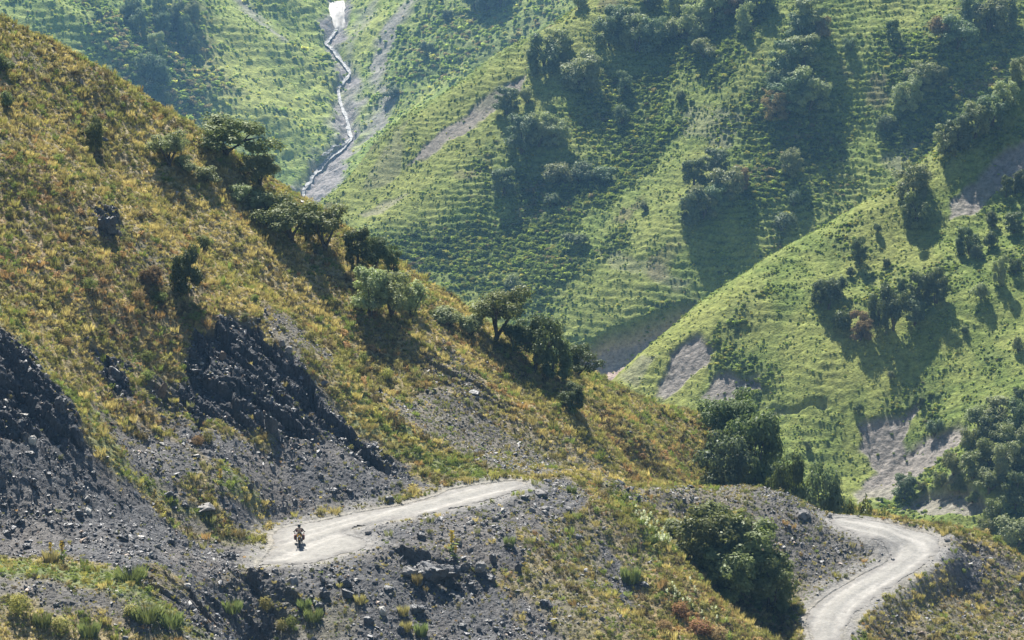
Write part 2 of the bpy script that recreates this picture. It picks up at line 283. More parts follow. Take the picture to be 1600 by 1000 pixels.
def detail_n(X, Y):
    Z = n_base(X, Y)
    # small ribs and runnels down the hill (fall line runs right and towards the viewer)
    a = (X * .47 + Y * .88); b = (X * .88 - Y * .47)
    f = {}
    w1, w2 = RP1[:, :2], RP2[:, :2]; near = np.full(X.shape, 14.); rz = np.zeros(X.shape); inside = np.zeros(X.shape, bool)
    for w, ln in ((w1, ROAD1), (w2, ROAD2)):
        bb = (X > w[:, 0].min() - 14) & (X < w[:, 0].max() + 14) & (Y > w[:, 1].min() - 14) & (Y < w[:, 1].max() + 14)
        x, y = X[bb], Y[bb]; ins = inpoly(x, y, w); d = np.where(ins, 0, dpoly(x, y, w)); m = d < near[bb]
        near[bb] = np.where(m, d, near[bb]); rz[bb] = np.where(m, road_z(x, y, ln), rz[bb]); inside[bb] |= ins
    ca = sstep(1, 13, near) * .85 + .15
    Z = Z + ca * (1.0 * fbm(X / 15, Y / 15, 2, 11) + .45 * ridged(a / 6.5 + .3 * pn(b / 9, a / 9, 8), b / 26, 2, 31)) + (.4 + .6 * ca) * .3 * fbm(X / 4.2, Y / 4.2, 2, 21)
    w = 1 - sstep(.0, 2.6, near); Z = lerp(Z, rz, w); f['near'] = near
    Z = Z + .16 * sstep(.3, .9, near) * (1 - sstep(1.0, 2.2, near)) * (.6 + fbm(X / 1.5, Y / 1.5, 2, 5))        # graded windrow
    rk = np.zeros(X.shape, np.float32); st = rk.copy()
    for k, (p, s) in enumerate(OUT):
        m = region(cN, p, X, Y, .5, 1.6, .4, k); rk = np.maximum(rk, m * min(1, s * 1.2) ** 2); st = np.maximum(st, m * s)
    sc = np.zeros(X.shape, np.float32)
    for k, (p, s) in enumerate(SCREE): sc = np.maximum(sc, s * region(cN, p, X, Y, .9, 2.2, .25, 20 + k))
    gr = np.zeros(X.shape, np.float32); orr = gr.copy()
    for k, (p, s) in enumerate(GREEN): gr = np.maximum(gr, s * region(cN, p, X, Y, .8, 1.6, .3, 60 + k))
    for k, (p, s) in enumerate(ORANGE): orr = np.maximum(orr, s * region(cN, p, X, Y, 2.5, 3, .15, 80 + k))
    sw_ = np.zeros(X.shape, np.float32)
    for k, (p, s) in enumerate(STRAW): sw_ = np.maximum(sw_, s * region(cN, p, X, Y, 1.2, 1.6, .3, 280 + k))
    sc = sc * (1 - .8 * gr) 
    far = 1 - sstep(.2, .8, w)
    bb = st > .02; x, y = X[bb], Y[bb]; s = st[bb] * far[bb]
    ax, ay = x * .88 - y * .47 + .5 * pn(x / 3, y / 3, 2), x * .47 + y * .88 + .3 * pn(x / 2, y / 2, 12)
    _, _, v1 = cell(ax / 4.6, ay / 1.5, 3); e1, e2, v2 = cell(ax / 2.0, ay / .6, 4); _, _, v3 = cell(ax / .42, ay / .3, 5)
    Z[bb] += s * (1.5 * (v1 - .5) + .8 * (v2 - .5) + .35 * (v3 - .5) - .25 * (1 - sstep(0, .1, e2 - e1)))
    bb = sc > .05; x, y = X[bb], Y[bb]; s = sc[bb] * np.clip(far[bb] + .15, 0, 1)
    _, _, v1 = cell(x / .8, y / .8, 6); _, _, v2 = cell(x / .33, y / .33, 7)
    Z[bb] += s * (.16 * (v1 - .5) * (pn(x / 3, y / 3, 9) > -.05) + .11 * (v2 - .5))
    tuf = (1 - sc) * (1 - rk) * far; Z = Z + tuf * (.22 * fbm(X / .8, Y / .8, 3, 41))
    Z = Z - .06 * (inside)
    f.update(rock=rk, scree=np.maximum(sc, rk), green=gr, orange=orr, straw=sw_); return Z, f

# ---- the other hills
def cut(L, Z, X, Y, poly, depth, s, warp=1.5, f=.5, ws=.2):
    m = region(L, poly, X, Y, f, warp, ws, s)
    if (m > .1).any():
        zz = Z[m > .1]; zt, zb = np.percentile(zz, 98), np.percentile(zz, 3); Z = Z - depth * m * np.clip((Z - zb) / (zt - zb), 0, 1) ** .5
    return Z, m
SCAR_C = [([(1052, 558), (1080, 528), (1112, 545), (1108, 575), (1070, 600), (1040, 628), (1018, 622), (1040, 590)], .8, 1), ([(1120, 590), (1190, 600), (1190, 622), (1150, 622), (1105, 640), (1095, 625)], .7, .9),
  ([(1432, 632), (1395, 650), (1350, 668), (1340, 700), (1370, 730), (1330, 765), (1345, 785), (1400, 745), (1425, 700), (1420, 680)], .6, 1),
  ([(1510, 660), (1460, 668), (1420, 694), (1385, 730), (1350, 770), (1385, 785), (1440, 730), (1490, 695), (1505, 690)], .8, 1),
  ([(1620, 222), (1570, 236), (1535, 275), (1490, 318), (1480, 345), (1530, 325), (1575, 285), (1620, 285)], .9, 1),
  ([(1200, 640), (1290, 630), (1290, 640), (1200, 650)], 1.6, .3), ([(1400, 800), (1440, 770), (1530, 770), (1560, 800), (1500, 830)], 2.5, .8), ([(960, 600), (1010, 560), (1030, 560), (990, 610)], 0, .5),
  ([(1500, 730), (1530, 690), (1520, 720), (1480, 780), (1460, 780)], 0, .5)]
def detail_c(X, Y):
    Z = tpsC(X, Y); Z = Z + 2.0 * fbm(X / 45, Y / 45, 2, 13) + .8 * fbm(X / 12, Y / 12, 2, 14)
    a = X * .5 + Y * .86; b = X * .86 - Y * .5; Z = Z + 1.3 * ridged(b / 26 + .2 * pn(a / 30, b / 30, 3), a / 80, 2, 35)
    bare = np.zeros(X.shape, np.float32)
    for k, (p, d, s) in enumerate(SCAR_C):
        Z, m = cut(cC, Z, X, Y, p, d, 100 + k); bare = np.maximum(bare, m * s)
    t = 1 - bare; q = Z / 1.3 + .8 * fbm(X / 9, Y / 9, 2, 15)
    Z = Z + t * (.25 * np.abs((q % 1) - .5) * 2 * sstep(-.2, .3, fbm(X / 18, Y / 18, 2, 17)) + .2 * fbm(X / 1.5, Y / 1.5, 3, 16) + .09 * fbm(X / .5, Y / .5, 2, 18)) + bare * (.35 * ridged(b / 2.2, a / 9, 2, 19) + .25 * fbm(X / .9, Y / .9, 2, 20))
    dry = sstep(-.1, .35, fbm(X / 25, Y / 40, 3, 23)); return Z, dict(bare=bare, dry=dry, dark=.6 * sstep(.1, .4, fbm(X / 14, Y / 14, 3, 24)))
SCAR_B = [([(900, 552), (915, 546), (960, 523), (1005, 501), (1045, 485), (1088, 470), (1100, 500), (1060, 560), (1010, 620), (930, 640), (890, 600)], 5, 1.0), ([(636, 258), (700, 198), (760, 158), (822, 122), (812, 150), (740, 202), (665, 246)], .5, .85),
  ([(560, 330), (600, 312), (640, 300), (600, 335)], .3, .5), ([(1270, 362), (1330, 330), (1390, 300), (1350, 335), (1290, 372)], 3.0, .8), ([(1075, 180), (1160, 200), (1140, 240), (1060, 230)], .2, .35), ([(1380, 250), (1450, 220), (1400, 285)], .3, .4),
  ([(940, 410), (1080, 440), (1070, 460), (960, 440)], .3, .3), ([(560, 230), (620, 200), (640, 190), (600, 230)], .2, .3)]
SHRUB_B = [([(600, 380), (760, 340), (900, 330), (900, 420), (850, 500), (760, 480), (640, 430)], 1), ([(800, 250), (960, 250), (950, 340), (860, 350), (790, 310)], .9), ([(1150, 180), (1300, 120), (1310, 330), (1180, 340)], .9), ([(1030, 0), (1200, 0), (1150, 110), (1030, 110)], .9),
  ([(1380, 100), (1600, 60), (1600, 130), (1450, 250), (1390, 220)], .8), ([(900, 90), (1060, 110), (1000, 260), (900, 200)], .8), ([(1200, 380), (1330, 290), (1300, 260), (1180, 350)], .7)]
YEL_B = [([(500, 310), (620, 205), (800, 90), (930, 0), (1010, 0), (900, 130), (760, 250), (640, 350), (560, 370)], 1), ([(860, 540), (1000, 330), (1160, 120), (1210, 60), (1180, 170), (1100, 300), (1050, 420), (960, 520)], .8), ([(800, 300), (960, 100), (900, 250)], .5)]
def detail_b(X, Y):
    Z = tpsB(X, Y); Z = Z + 3.4 * fbm(X / 60, Y / 60, 2, 113) + 1.2 * fbm(X / 17, Y / 17, 2, 114)
    a = X * .42 + Y * .9; b = X * .9 - Y * .42; Z = Z + 4.2 * ridged(b / 44 + .25 * pn(a / 40, b / 40, 3), a / 150, 2, 135)
    bare = np.zeros(X.shape, np.float32)
    bank = None
    for k, (p, d, s) in enumerate(SCAR_B):
        Z, m = cut(cB, Z, X, Y, p, d, 140 + k, 2, .7, .15) if k else cut(cB, Z, X, Y, p, d, 140, 1.2, .6, .1); bank = m if bank is None else bank; bare = np.maximum(bare, m * s)
    yel = np.zeros(X.shape, np.float32); sh = yel.copy()
    for k, (p, s) in enumerate(YEL_B): yel = np.maximum(yel, s * region(cB, p, X, Y, 6, 8, .05, 160 + k))
    for k, (p, s) in enumerate(SHRUB_B): sh = np.maximum(sh, s * region(cB, p, X, Y, 6, 9, .05, 170 + k))
    q = Z / 1.4 + 1.1 * fbm(X / 13, Y / 13, 3, 15); t = 1 - bare
    Z = Z + t * ((.5 - .22 * yel) * (2 * np.abs((q % 1) - .5)) + (.4 - .15 * yel) * fbm(X / 2.2, Y / 2.2, 3, 16) + .13 * fbm(X / .75, Y / .75, 2, 18)) + bare * .5 * fbm(X / 2, Y / 5, 3, 19)
    return Z, dict(bank=bank, bare=bare, dry=np.maximum(yel * .8, sstep(.1, .5, fbm(X / 30, Y / 40, 3, 23)) * .6), dark=np.maximum(sh, sstep(.15, .5, fbm(X / 22, Y / 22, 3, 24)) * (1 - yel)), brown=sstep(.2, .45, fbm(X / 14, Y / 14, 3, 28)))
BARE_A = [([(440, 340), (455, 300), (480, 272), (505, 240), (530, 220), (515, 190), (522, 150), (535, 120), (512, 80), (505, 40), (520, 0), (545, 0), (540, 50), (530, 80), (560, 115), (565, 180), (560, 230), (530, 280), (500, 330)], 1),
  ([(560, 230), (590, 150), (570, 110), (590, 60), (640, -10), (660, -10), (620, 60), (600, 120), (615, 160), (600, 200)], .8), ([(356, 0), (372, 0), (430, 50), (470, 82), (440, 72), (390, 30)], .7), ([(560, 20), (590, 0), (560, 60), (530, 100)], .5)]
YEL_A = [([(330, 40), (420, 80), (470, 150), (470, 200), (380, 220), (330, 170), (290, 60)], .9)]
BRN_A = [([(130, 10), (330, 20), (360, 170), (330, 240), (230, 200), (150, 110)], .9), ([(640, 0), (900, 0), (760, 90), (640, 170), (600, 130)], .6)]
def detail_a(X, Y):
    Z = a_base(X, Y); o = np.argsort(SW[:, 1]); d = X - np.interp(Y, SW[o, 1], SW[o, 0]); k = sstep(3, 30, np.abs(d))
    Z = Z + k * (8 * fbm(X / 110, Y / 110, 2, 213) + 3 * fbm(X / 35, Y / 35, 3, 214) + 6 * ridged((X * .7 - np.sign(d) * Y * .7) / 60, (X * .7 + np.sign(d) * Y * .7) / 170, 2, 235))
    Z = Z + (1 - k) * 1.2 * fbm(X / 6, Y / 6, 3, 55) - 2.5 * (1 - sstep(1.5, 5, np.abs(d)))
    bare = np.zeros(X.shape, np.float32); yel = bare.copy(); br = bare.copy()
    for i, (p, s) in enumerate(BARE_A): bare = np.maximum(bare, s * region(cA, p, X, Y, 3, 6, .07, 240 + i))
    for i, (p, s) in enumerate(YEL_A): yel = np.maximum(yel, s * region(cA, p, X, Y, 12, 20, .03, 250 + i))
    for i, (p, s) in enumerate(BRN_A): br = np.maximum(br, s * region(cA, p, X, Y, 12, 20, .03, 260 + i))
    q = Z / 3.2 + .9 * fbm(X / 28, Y / 28, 3, 15)
    Z = Z + (1 - bare) * (.6 * (2 * np.abs((q % 1) - .5)) + .7 * fbm(X / 5, Y / 5, 3, 16)) + bare * 1.0 * fbm(X / 5, Y / 5, 3, 19)
    return Z, dict(bare=bare, dry=np.maximum(yel, sstep(.1, .5, fbm(X / 60, Y / 60, 3, 23)) * .6), dark=np.maximum(br, sstep(.2, .5, fbm(X / 30, Y / 30, 3, 24)) * .4), brown=br)

# ------------------------------------------------------------------ materials
def new_mat(name):
    m = bpy.data.materials.new(name); m.use_nodes = True; nt = m.node_tree; nt.nodes.clear(); return m, nt, nt.nodes, nt.links
def nd(nt, t, **k):
    n = nt.nodes.new(t)
    for a, b in k.items(): setattr(n, a, b)
    return n
def noise(nt, scale, det=3, rough=.6, vec=None):
    n = nd(nt, 'ShaderNodeTexNoise'); n.inputs['Scale'].default_value = scale; n.inputs['Detail'].default_value = det; n.inputs['Roughness'].default_value = rough
    g = nd(nt, 'ShaderNodeNewGeometry') if vec is None else None; nt.links.new(g.outputs['Position'] if g else vec, n.inputs['Vector']); return n.outputs['Fac']
def mrange(nt, s, a, b, c, d):
    n = nd(nt, 'ShaderNodeMapRange'); nt.links.new(s, n.inputs[0])
    for i, v in enumerate((a, b, c, d)): n.inputs[i + 1].default_value = v
    return n.outputs[0]
def mul(nt, a, b):
    n = nd(nt, 'ShaderNodeVectorMath', operation='SCALE'); nt.links.new(a, n.inputs[0])
    if hasattr(b, 'is_linked'): nt.links.new(b, n.inputs['Scale'])
    else: n.inputs['Scale'].default_value = b
    return n.outputs[0]
def mat_ground(name, sc, rough=.9, bump=.4, spec=.2, lo=.45, hi=1.5):
    """earth whose colour is carried by the land itself, broken up by fine grain"""
    m, nt, N, Lk = new_mat(name)
    a = nd(nt, 'ShaderNodeAttribute', attribute_name='col'); f = mrange(nt, noise(nt, sc, 5, .75), .3, .7, lo, hi)
    c = mul(nt, a.outputs['Color'], f); p = nd(nt, 'ShaderNodeBsdfPrincipled'); Lk.new(c, p.inputs['Base Color'])
    p.inputs['Roughness'].default_value = rough; p.inputs['Specular IOR Level'].default_value = spec
    b = nd(nt, 'ShaderNodeBump'); b.inputs['Strength'].default_value = bump; b.inputs['Distance'].default_value = 1.2 / sc
    Lk.new(noise(nt, sc * 1.3, 4, .7), b.inputs['Height']); Lk.new(b.outputs[0], p.inputs['Normal'])
    o = nd(nt, 'ShaderNodeOutputMaterial'); Lk.new(p.outputs[0], o.inputs[0]); return m
def mat_leaf(name, col=None, trans=.4, var=.35, inst=False, gl=.0):
    m, nt, N, Lk = new_mat(name); o = nd(nt, 'ShaderNodeOutputMaterial')
    if inst: src = nd(nt, 'ShaderNodeAttribute', attribute_name='tint', attribute_type='INSTANCER').outputs['Color']
    else:
        c = nd(nt, 'ShaderNodeRGB'); c.outputs[0].default_value = (*col, 1); src = c.outputs[0]
        oi = nd(nt, 'ShaderNodeObjectInfo'); hs = nd(nt, 'ShaderNodeHueSaturation'); Lk.new(src, hs.inputs['Color'])
        Lk.new(mrange(nt, oi.outputs['Random'], 0, 1, .485, .515), hs.inputs['Hue']); Lk.new(mrange(nt, oi.outputs['Random'], 0, 1, .8, 1.3), hs.inputs['Value']); src = hs.outputs[0]
    src = mul(nt, src, mrange(nt, noise(nt, 2.2, 4, .8), .3, .7, 1 - var, 1 + var))
    d = nd(nt, 'ShaderNodeBsdfDiffuse'); t = nd(nt, 'ShaderNodeBsdfTranslucent'); Lk.new(src, d.inputs[0])
    tc = nd(nt, 'ShaderNodeMix', data_type='RGBA', blend_type='MULTIPLY'); tc.inputs['Factor'].default_value = 1; Lk.new(src, tc.inputs['A']); tc.inputs['B'].default_value = (1.25, 1.3, .8, 1); Lk.new(tc.outputs['Result'], t.inputs[0])
    mx = nd(nt, 'ShaderNodeMixShader'); mx.inputs[0].default_value = trans; Lk.new(d.outputs[0], mx.inputs[1]); Lk.new(t.outputs[0], mx.inputs[2]); out = mx.outputs[0]
    if gl:
        g = nd(nt, 'ShaderNodeBsdfGlossy'); g.inputs['Roughness'].default_value = .45; g.inputs[0].default_value = (.8, .85, .8, 1); m2 = nd(nt, 'ShaderNodeMixShader'); m2.inputs[0].default_value = gl
        Lk.new(out, m2.inputs[1]); Lk.new(g.outputs[0], m2.inputs[2]); out = m2.outputs[0]
    Lk.new(out, o.inputs[0]); return m
def mat_rock(name, col=None, rough=.5, inst=False, spec=.5):
    m, nt, N, Lk = new_mat(name); o = nd(nt, 'ShaderNodeOutputMaterial'); p = nd(nt, 'ShaderNodeBsdfPrincipled')
    if inst: src = nd(nt, 'ShaderNodeAttribute', attribute_name='tint', attribute_type='INSTANCER').outputs['Color']
    else: c = nd(nt, 'ShaderNodeRGB'); c.outputs[0].default_value = (*col, 1); src = c.outputs[0]
    src = mul(nt, src, mrange(nt, noise(nt, 3.5, 5, .75), .3, .7, .5, 1.6)); Lk.new(src, p.inputs['Base Color'])
    p.inputs['Roughness'].default_value = rough; p.inputs['Specular IOR Level'].default_value = spec
    b = nd(nt, 'ShaderNodeBump'); b.inputs['Strength'].default_value = .5; b.inputs['Distance'].default_value = .15; Lk.new(noise(nt, 6, 4, .7), b.inputs['Height']); Lk.new(b.outputs[0], p.inputs['Normal'])
    Lk.new(p.outputs[0], o.inputs[0]); return m
def mat_plain(name, col, rough=.6, metal=0., var=.2, sc=8):
    m, nt, N, Lk = new_mat(name); o = nd(nt, 'ShaderNodeOutputMaterial'); p = nd(nt, 'ShaderNodeBsdfPrincipled'); c = nd(nt, 'ShaderNodeRGB'); c.outputs[0].default_value = (*col, 1)
    Lk.new(mul(nt, c.outputs[0], mrange(nt, noise(nt, sc, 3), .3, .7, 1 - var, 1 + var)), p.inputs['Base Color']); p.inputs['Roughness'].default_value = rough; p.inputs['Metallic'].default_value = metal
    Lk.new(p.outputs[0], o.inputs[0]); return m
M = dict(hill=mat_ground('hill_earth', 3.0, .8, .5, .35), far=mat_ground('slope_earth', 1.0, .95, .5, .1), farthest=mat_ground('distant_earth', .45, .95, .5, .1), road=mat_ground('road_dust', 3.5, .85, .3, .3, .78, 1.2),
  tuft=mat_leaf('tuft_leaf', inst=True, trans=.42), tuft_far=mat_leaf('low_shrub_leaf', inst=True, trans=.55), stone=mat_rock('scree_stone', inst=True, rough=.42, spec=.6))

# ------------------------------------------------------------------ meshes
def mesh_obj(name, v, f, mat, parent=None, smooth=False, col=None, link=True):
    me = bpy.data.meshes.new(name); v = np.asarray(v, np.float32); f = np.asarray(f, np.int32)
    me.vertices.add(len(v)); me.vertices.foreach_set('co', v.ravel()); k = f.shape[1]
    me.loops.add(f.size); me.loops.foreach_set('vertex_index', f.ravel()); me.polygons.add(len(f)); me.polygons.foreach_set('loop_start', np.arange(0, f.size, k, dtype=np.int32))
    me.polygons.foreach_set('use_smooth', np.full(len(f), smooth)); me.update(calc_edges=True)
    if col is not None:
        a = me.color_attributes.new('col', 'FLOAT_COLOR', 'POINT'); c = np.ones((len(v), 4), np.float32); c[:, :3] = col; a.data.foreach_set('color', c.ravel())
    me.materials.append(mat); o = bpy.data.objects.new(name, me)
    if link: scene.collection.objects.link(o)
    if parent: o.parent = parent
    return o
def tag(o, label=None, cat=None, group=None, kind=None):
    for k, v in (('label', label), ('category', cat), ('group', group), ('kind', kind)):
        if v: o[k] = v
    return o
def land(name, L, col, mat, smooth=True):
    ny, nx = L.X.shape; v = np.stack([L.X, L.Y, L.Z], -1).reshape(-1, 3); i = np.arange(nx * ny).reshape(ny, nx)
    f = np.stack([i[:-1, :-1], i[:-1, 1:], i[1:, 1:], i[1:, :-1]], -1).reshape(-1, 4)
    return tag(mesh_obj(name, v, f, mat, smooth=smooth, col=col.reshape(-1, 3)), kind='structure')
def full(f, xs, ys, t0, t1):
    L = Layer(); L.xs, L.ys = xs, ys; L.X, L.Y = np.meshgrid(xs, ys); L.Z, L.f = f(L.X, L.Y); L.t0, L.t1 = t0, t1; return L
def C3(*c): return np.array(c, np.float32)
def mixc(a, b, w): return a + (b - a) * w[..., None]
Q = globals().get('QUAL', 1.0)
LN = full(detail_n, axis(-52, 56, .125 * Q, -130, 110), axis(139, 262, .15 * Q, 60, 330), 146, 275)
n1 = sstep(-.3, .3, fbm(LN.X / 3, LN.Y / 3, 4, 70)); n2 = sstep(-.2, .4, fbm(LN.X / 7, LN.Y / 7, 3, 71)); n3 = sstep(-.2, .35, fbm(LN.X / 1.1, LN.Y / 1.1, 3, 72))
col = mixc(np.broadcast_to(C3(.24, .19, .095), LN.X.shape + (3,)), C3(.34, .27, .13), n1); col = mixc(col, C3(.12, .13, .05), n2 * .5)
col = mixc(col, C3(.30, .19, .08), LN.f['orange'] * n1 * .8); col = mixc(col, C3(.42, .34, .18), LN.f['straw'] * .8); col = mixc(col, C3(.12, .17, .045), LN.f['green'] * .8)
st = mixc(np.broadcast_to(C3(.068, .069, .075), LN.X.shape + (3,)), C3(.125, .123, .125), n3); st = mixc(st, C3(.19, .16, .13), n2 * .35)
col = mixc(col, st, np.clip(LN.f['scree'] * 1.25 - .12, 0, 1)); col = mixc(col, C3(.055, .058, .065), LN.f['rock'] * .8)
col = mixc(col, C3(.25, .24, .225), (1 - sstep(.2, 2.4, LN.f['near'] + .9 * fbm(LN.X / 1.5, LN.Y / 1.5, 2, 9))) * .8)
land('hillside', LN, col, M['hill'], False)
LC = full(detail_c, axis(-16, 104, .22 * Q, -80, 260), axis(352, 500, .24 * Q, 320, 620), 350, 520)
def green_cols(L, s, bare):
    n1 = sstep(-.3, .3, fbm(L.X / s, L.Y / s, 4, 73)); n2 = sstep(-.1, .4, fbm(L.X / s / 3, L.Y / s / 3, 3, 74)); z = L.X.shape + (3,)
    c = mixc(np.broadcast_to(C3(.15, .20, .048), z), C3(.22, .26, .07), n1); c = mixc(c, C3(.30, .31, .09), L.f['dry'] * .6); c = mixc(c, C3(.11, .14, .055), L.f['dark'] * .6)
    if 'brown' in L.f: c = mixc(c, C3(.17, .13, .085), L.f['brown'] * n2 * .55)
    if 'bank' in L.f: bare = mixc(np.broadcast_to(bare, z), C3(.48, .37, .32), L.f['bank'])
    return mixc(c, bare, np.clip(L.f['bare'] * (1.1 - .25 * n2), 0, 1))
land('middle_slope', LC, green_cols(LC, 5, C3(.265, .24, .215)), M['far'])
LB = full(detail_b, axis(-70, 142, .3 * Q, -260, 380), axis(540, 705, .33 * Q, 470, 900), 530, 770)
c = green_cols(LB, 7, C3(.255, .225, .20)); land('green_slope', LB, c, M['far'])
LA = full(detail_a, axis(-245, 60, .7 * Q, -500, 330), axis(930, 1240, .8 * Q, 800, 1750), 880, 1500)
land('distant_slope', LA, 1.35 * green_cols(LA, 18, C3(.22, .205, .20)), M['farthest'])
# ------------------------------------------------------------------ small building blocks
def rnd(a, b): return a + (b - a) * rng.random()
def tube(pts, rad, n=6):
    pts = np.asarray(pts, float); v = []; f = []
    for i, p in enumerate(pts):
        d = pts[min(i + 1, len(pts) - 1)] - pts[max(i - 1, 0)]; d /= np.linalg.norm(d) + 1e-9
        a = np.cross(d, [0, 0, 1.] if abs(d[2]) < .9 else [1., 0, 0]); a /= np.linalg.norm(a); b = np.cross(d, a)
        for k in range(n):
            t = 2 * math.pi * k / n; v.append(p + rad[i] * (a * math.cos(t) + b * math.sin(t)))
    for i in range(len(pts) - 1):
        for k in range(n): f.append([i * n + k, i * n + (k + 1) % n, (i + 1) * n + (k + 1) % n, (i + 1) * n + k])
    return np.array(v), np.array(f)
def join(parts):
    v = []; f = []; o = 0
    for a, b in parts: v.append(a); f.append(np.asarray(b) + o); o += len(a)
    return np.concatenate(v), np.concatenate(f)
def quads(c, nrm, s, asp=1.6):
    """leaf-sized faces at c, facing nrm, size s"""
    n = len(c); nrm = nrm / (np.linalg.norm(nrm, axis=1, keepdims=True) + 1e-9); r = rng.normal(size=(n, 3)); a = np.cross(nrm, r); a /= np.linalg.norm(a, axis=1, keepdims=True) + 1e-9; b = np.cross(nrm, a)
    s = np.asarray(s)[:, None] if np.ndim(s) else s; a = a * s * .5 * asp; b = b * s * .5
    v = np.stack([c - a, c - b * .9 + a * .1, c + a, c + b * .9 + a * .1], 1).reshape(-1, 3); return v, np.arange(4 * n).reshape(n, 4)
def lobe(c, r, n, s, squash=.68, up=.8):
    d = rng.normal(size=(n, 3)); d /= np.linalg.norm(d, axis=1, keepdims=True); q = (.55 + .5 * rng.random((n, 1)) ** .6)
    bump = 1 + .42 * np.sin(5 * d[:, :1] + c[0] * 19) * np.cos(4.6 * d[:, 1:2] + c[1] * 17 + 2 * d[:, 2:]); p = c + d * q * bump * r * np.array([1, 1, squash])
    nr = d + rng.normal(size=(n, 3)) * .42 + np.array([0, 0, up]); return quads(p, nr, s * (.6 + .8 * rng.random(n)))
MB = mat_plain('bark', (.09, .07, .055), .9)
LEAF = dict(olive=mat_leaf('olive_foliage', (.19, .215, .085), .38, gl=.02), dark=mat_leaf('dark_foliage', (.12, .15, .06), .34, gl=.02), pale=mat_leaf('grey_green_foliage', (.29, .32, .17), .4, gl=.02),
  blue=mat_leaf('blue_green_foliage', (.165, .21, .12), .36, gl=.02), brown=mat_leaf('dry_brown_foliage', (.27, .20, .12), .4))
def tree_proto(kind, seed):
    """unit-high broadleaf: (trunk mesh data, crown mesh data per leaf colour on demand)"""
    global rng
    rng = np.random.default_rng(seed); tr = []; lb = []
    if kind == 'open':
        nl, W, s = rng.integers(3, 5), .42, .03; base = .16
        for i in range(nl):
            a = 2 * math.pi * (i + rnd(-.3, .3)) / nl; e = np.array([math.cos(a) * W * rnd(.5, .8), math.sin(a) * W * rnd(.5, .8), rnd(.45, .78)]); m = e * .45 + np.array([rnd(-.04, .04), rnd(-.04, .04), .02])
            tr.append(tube([[0, 0, -.06], [e[0] * .06, e[1] * .06, base * .6], m, e * .8, e], [.045, .034, .022, .013, .005]))
            for k in range(3):
                g = e * rnd(.75, 1.) + rng.normal(size=3) * np.array([.13, .13, .09]); tr.append(tube([e * rnd(.5, .75), (e + g) / 2, g], [.012, .007, .003], 4)); lb.append((g, rnd(.12, .19)))
            lb.append((e + [0, 0, .06], rnd(.13, .19)))
        for k in range(7): a = rnd(0, 6.28); q = rnd(0, .3); lb.append((np.array([math.cos(a) * q, math.sin(a) * q, rnd(.36, .76)]), rnd(.13, .2)))
        n = 380
    elif kind == 'dense':
        W, s, n = .46, .036, 300
        for i in range(3): tr.append(tube([[rnd(-.05, .05), rnd(-.05, .05), -.05], [rnd(-.1, .1), rnd(-.1, .1), .3], [rnd(-.25, .25), rnd(-.25, .25), .7]], [.03, .02, .006]))
        for i in range(26):
            a = rnd(0, 6.28); h = rnd(.06, .86); r = W * math.sqrt(max(.05, 1 - ((h - .42) / .56) ** 2)) * rnd(.55, .85); lb.append((np.array([math.cos(a) * r, math.sin(a) * r, h]), rnd(.11, .18)))
        lb.append((np.array([0, 0, .42]), .24))
    else:                                                   # shrub, wider than high
        W, s, n = .55, .045, 260
        for i in range(5): a = rnd(0, 6.28); tr.append(tube([[0, 0, -.05], [math.cos(a) * .2, math.sin(a) * .2, .3], [math.cos(a) * .45, math.sin(a) * .45, .62]], [.02, .014, .004], 5))
        for i in range(10): a = rnd(0, 6.28); h = rnd(.2, .72); r = W * rnd(.35, .8) * math.sqrt(max(.1, 1 - (h - .2) ** 2)); lb.append((np.array([math.cos(a) * r, math.sin(a) * r, h]), rnd(.17, .26)))
        lb.append((np.array([0, 0, .4]), .34))
    cv, cf = join([lobe(np.array(c), r, int(n * (r / .17) ** 1.3), s) for c, r in lb]); tv, tf = join(tr); return tv, tf, cv, cf
PROTO = {}
for kind, ns in (('open', 4), ('dense', 4), ('shrub', 4)):
    for i in range(ns): PROTO[kind, i] = tree_proto(kind, 100 + 17 * i + len(kind))
CACHE = {}
def tree_mesh(kind, i, tone):
    k = (kind, i, tone)
    if k not in CACHE:
        tv, tf, cv, cf = PROTO[kind, i]; a = mesh_obj('trunk', tv, tf, MB, smooth=True, link=False); b = mesh_obj('crown', cv, cf, LEAF[tone], link=False); CACHE[k] = (a.data, b.data)
        bpy.data.objects.remove(a); bpy.data.objects.remove(b)
    return CACHE[k]
rng = np.random.default_rng(50)
def behind(L, px, py, hpx, t):
    """a tree that stands out of sight behind a crest at distance t, its top seen at py - hpx: foot and height"""
    a = at(px, py - hpx, t); z = float(sample(L, np.array([a[0]]), np.array([a[1]]))[0]); return np.array([a[0], a[1], z]), a[2] - z
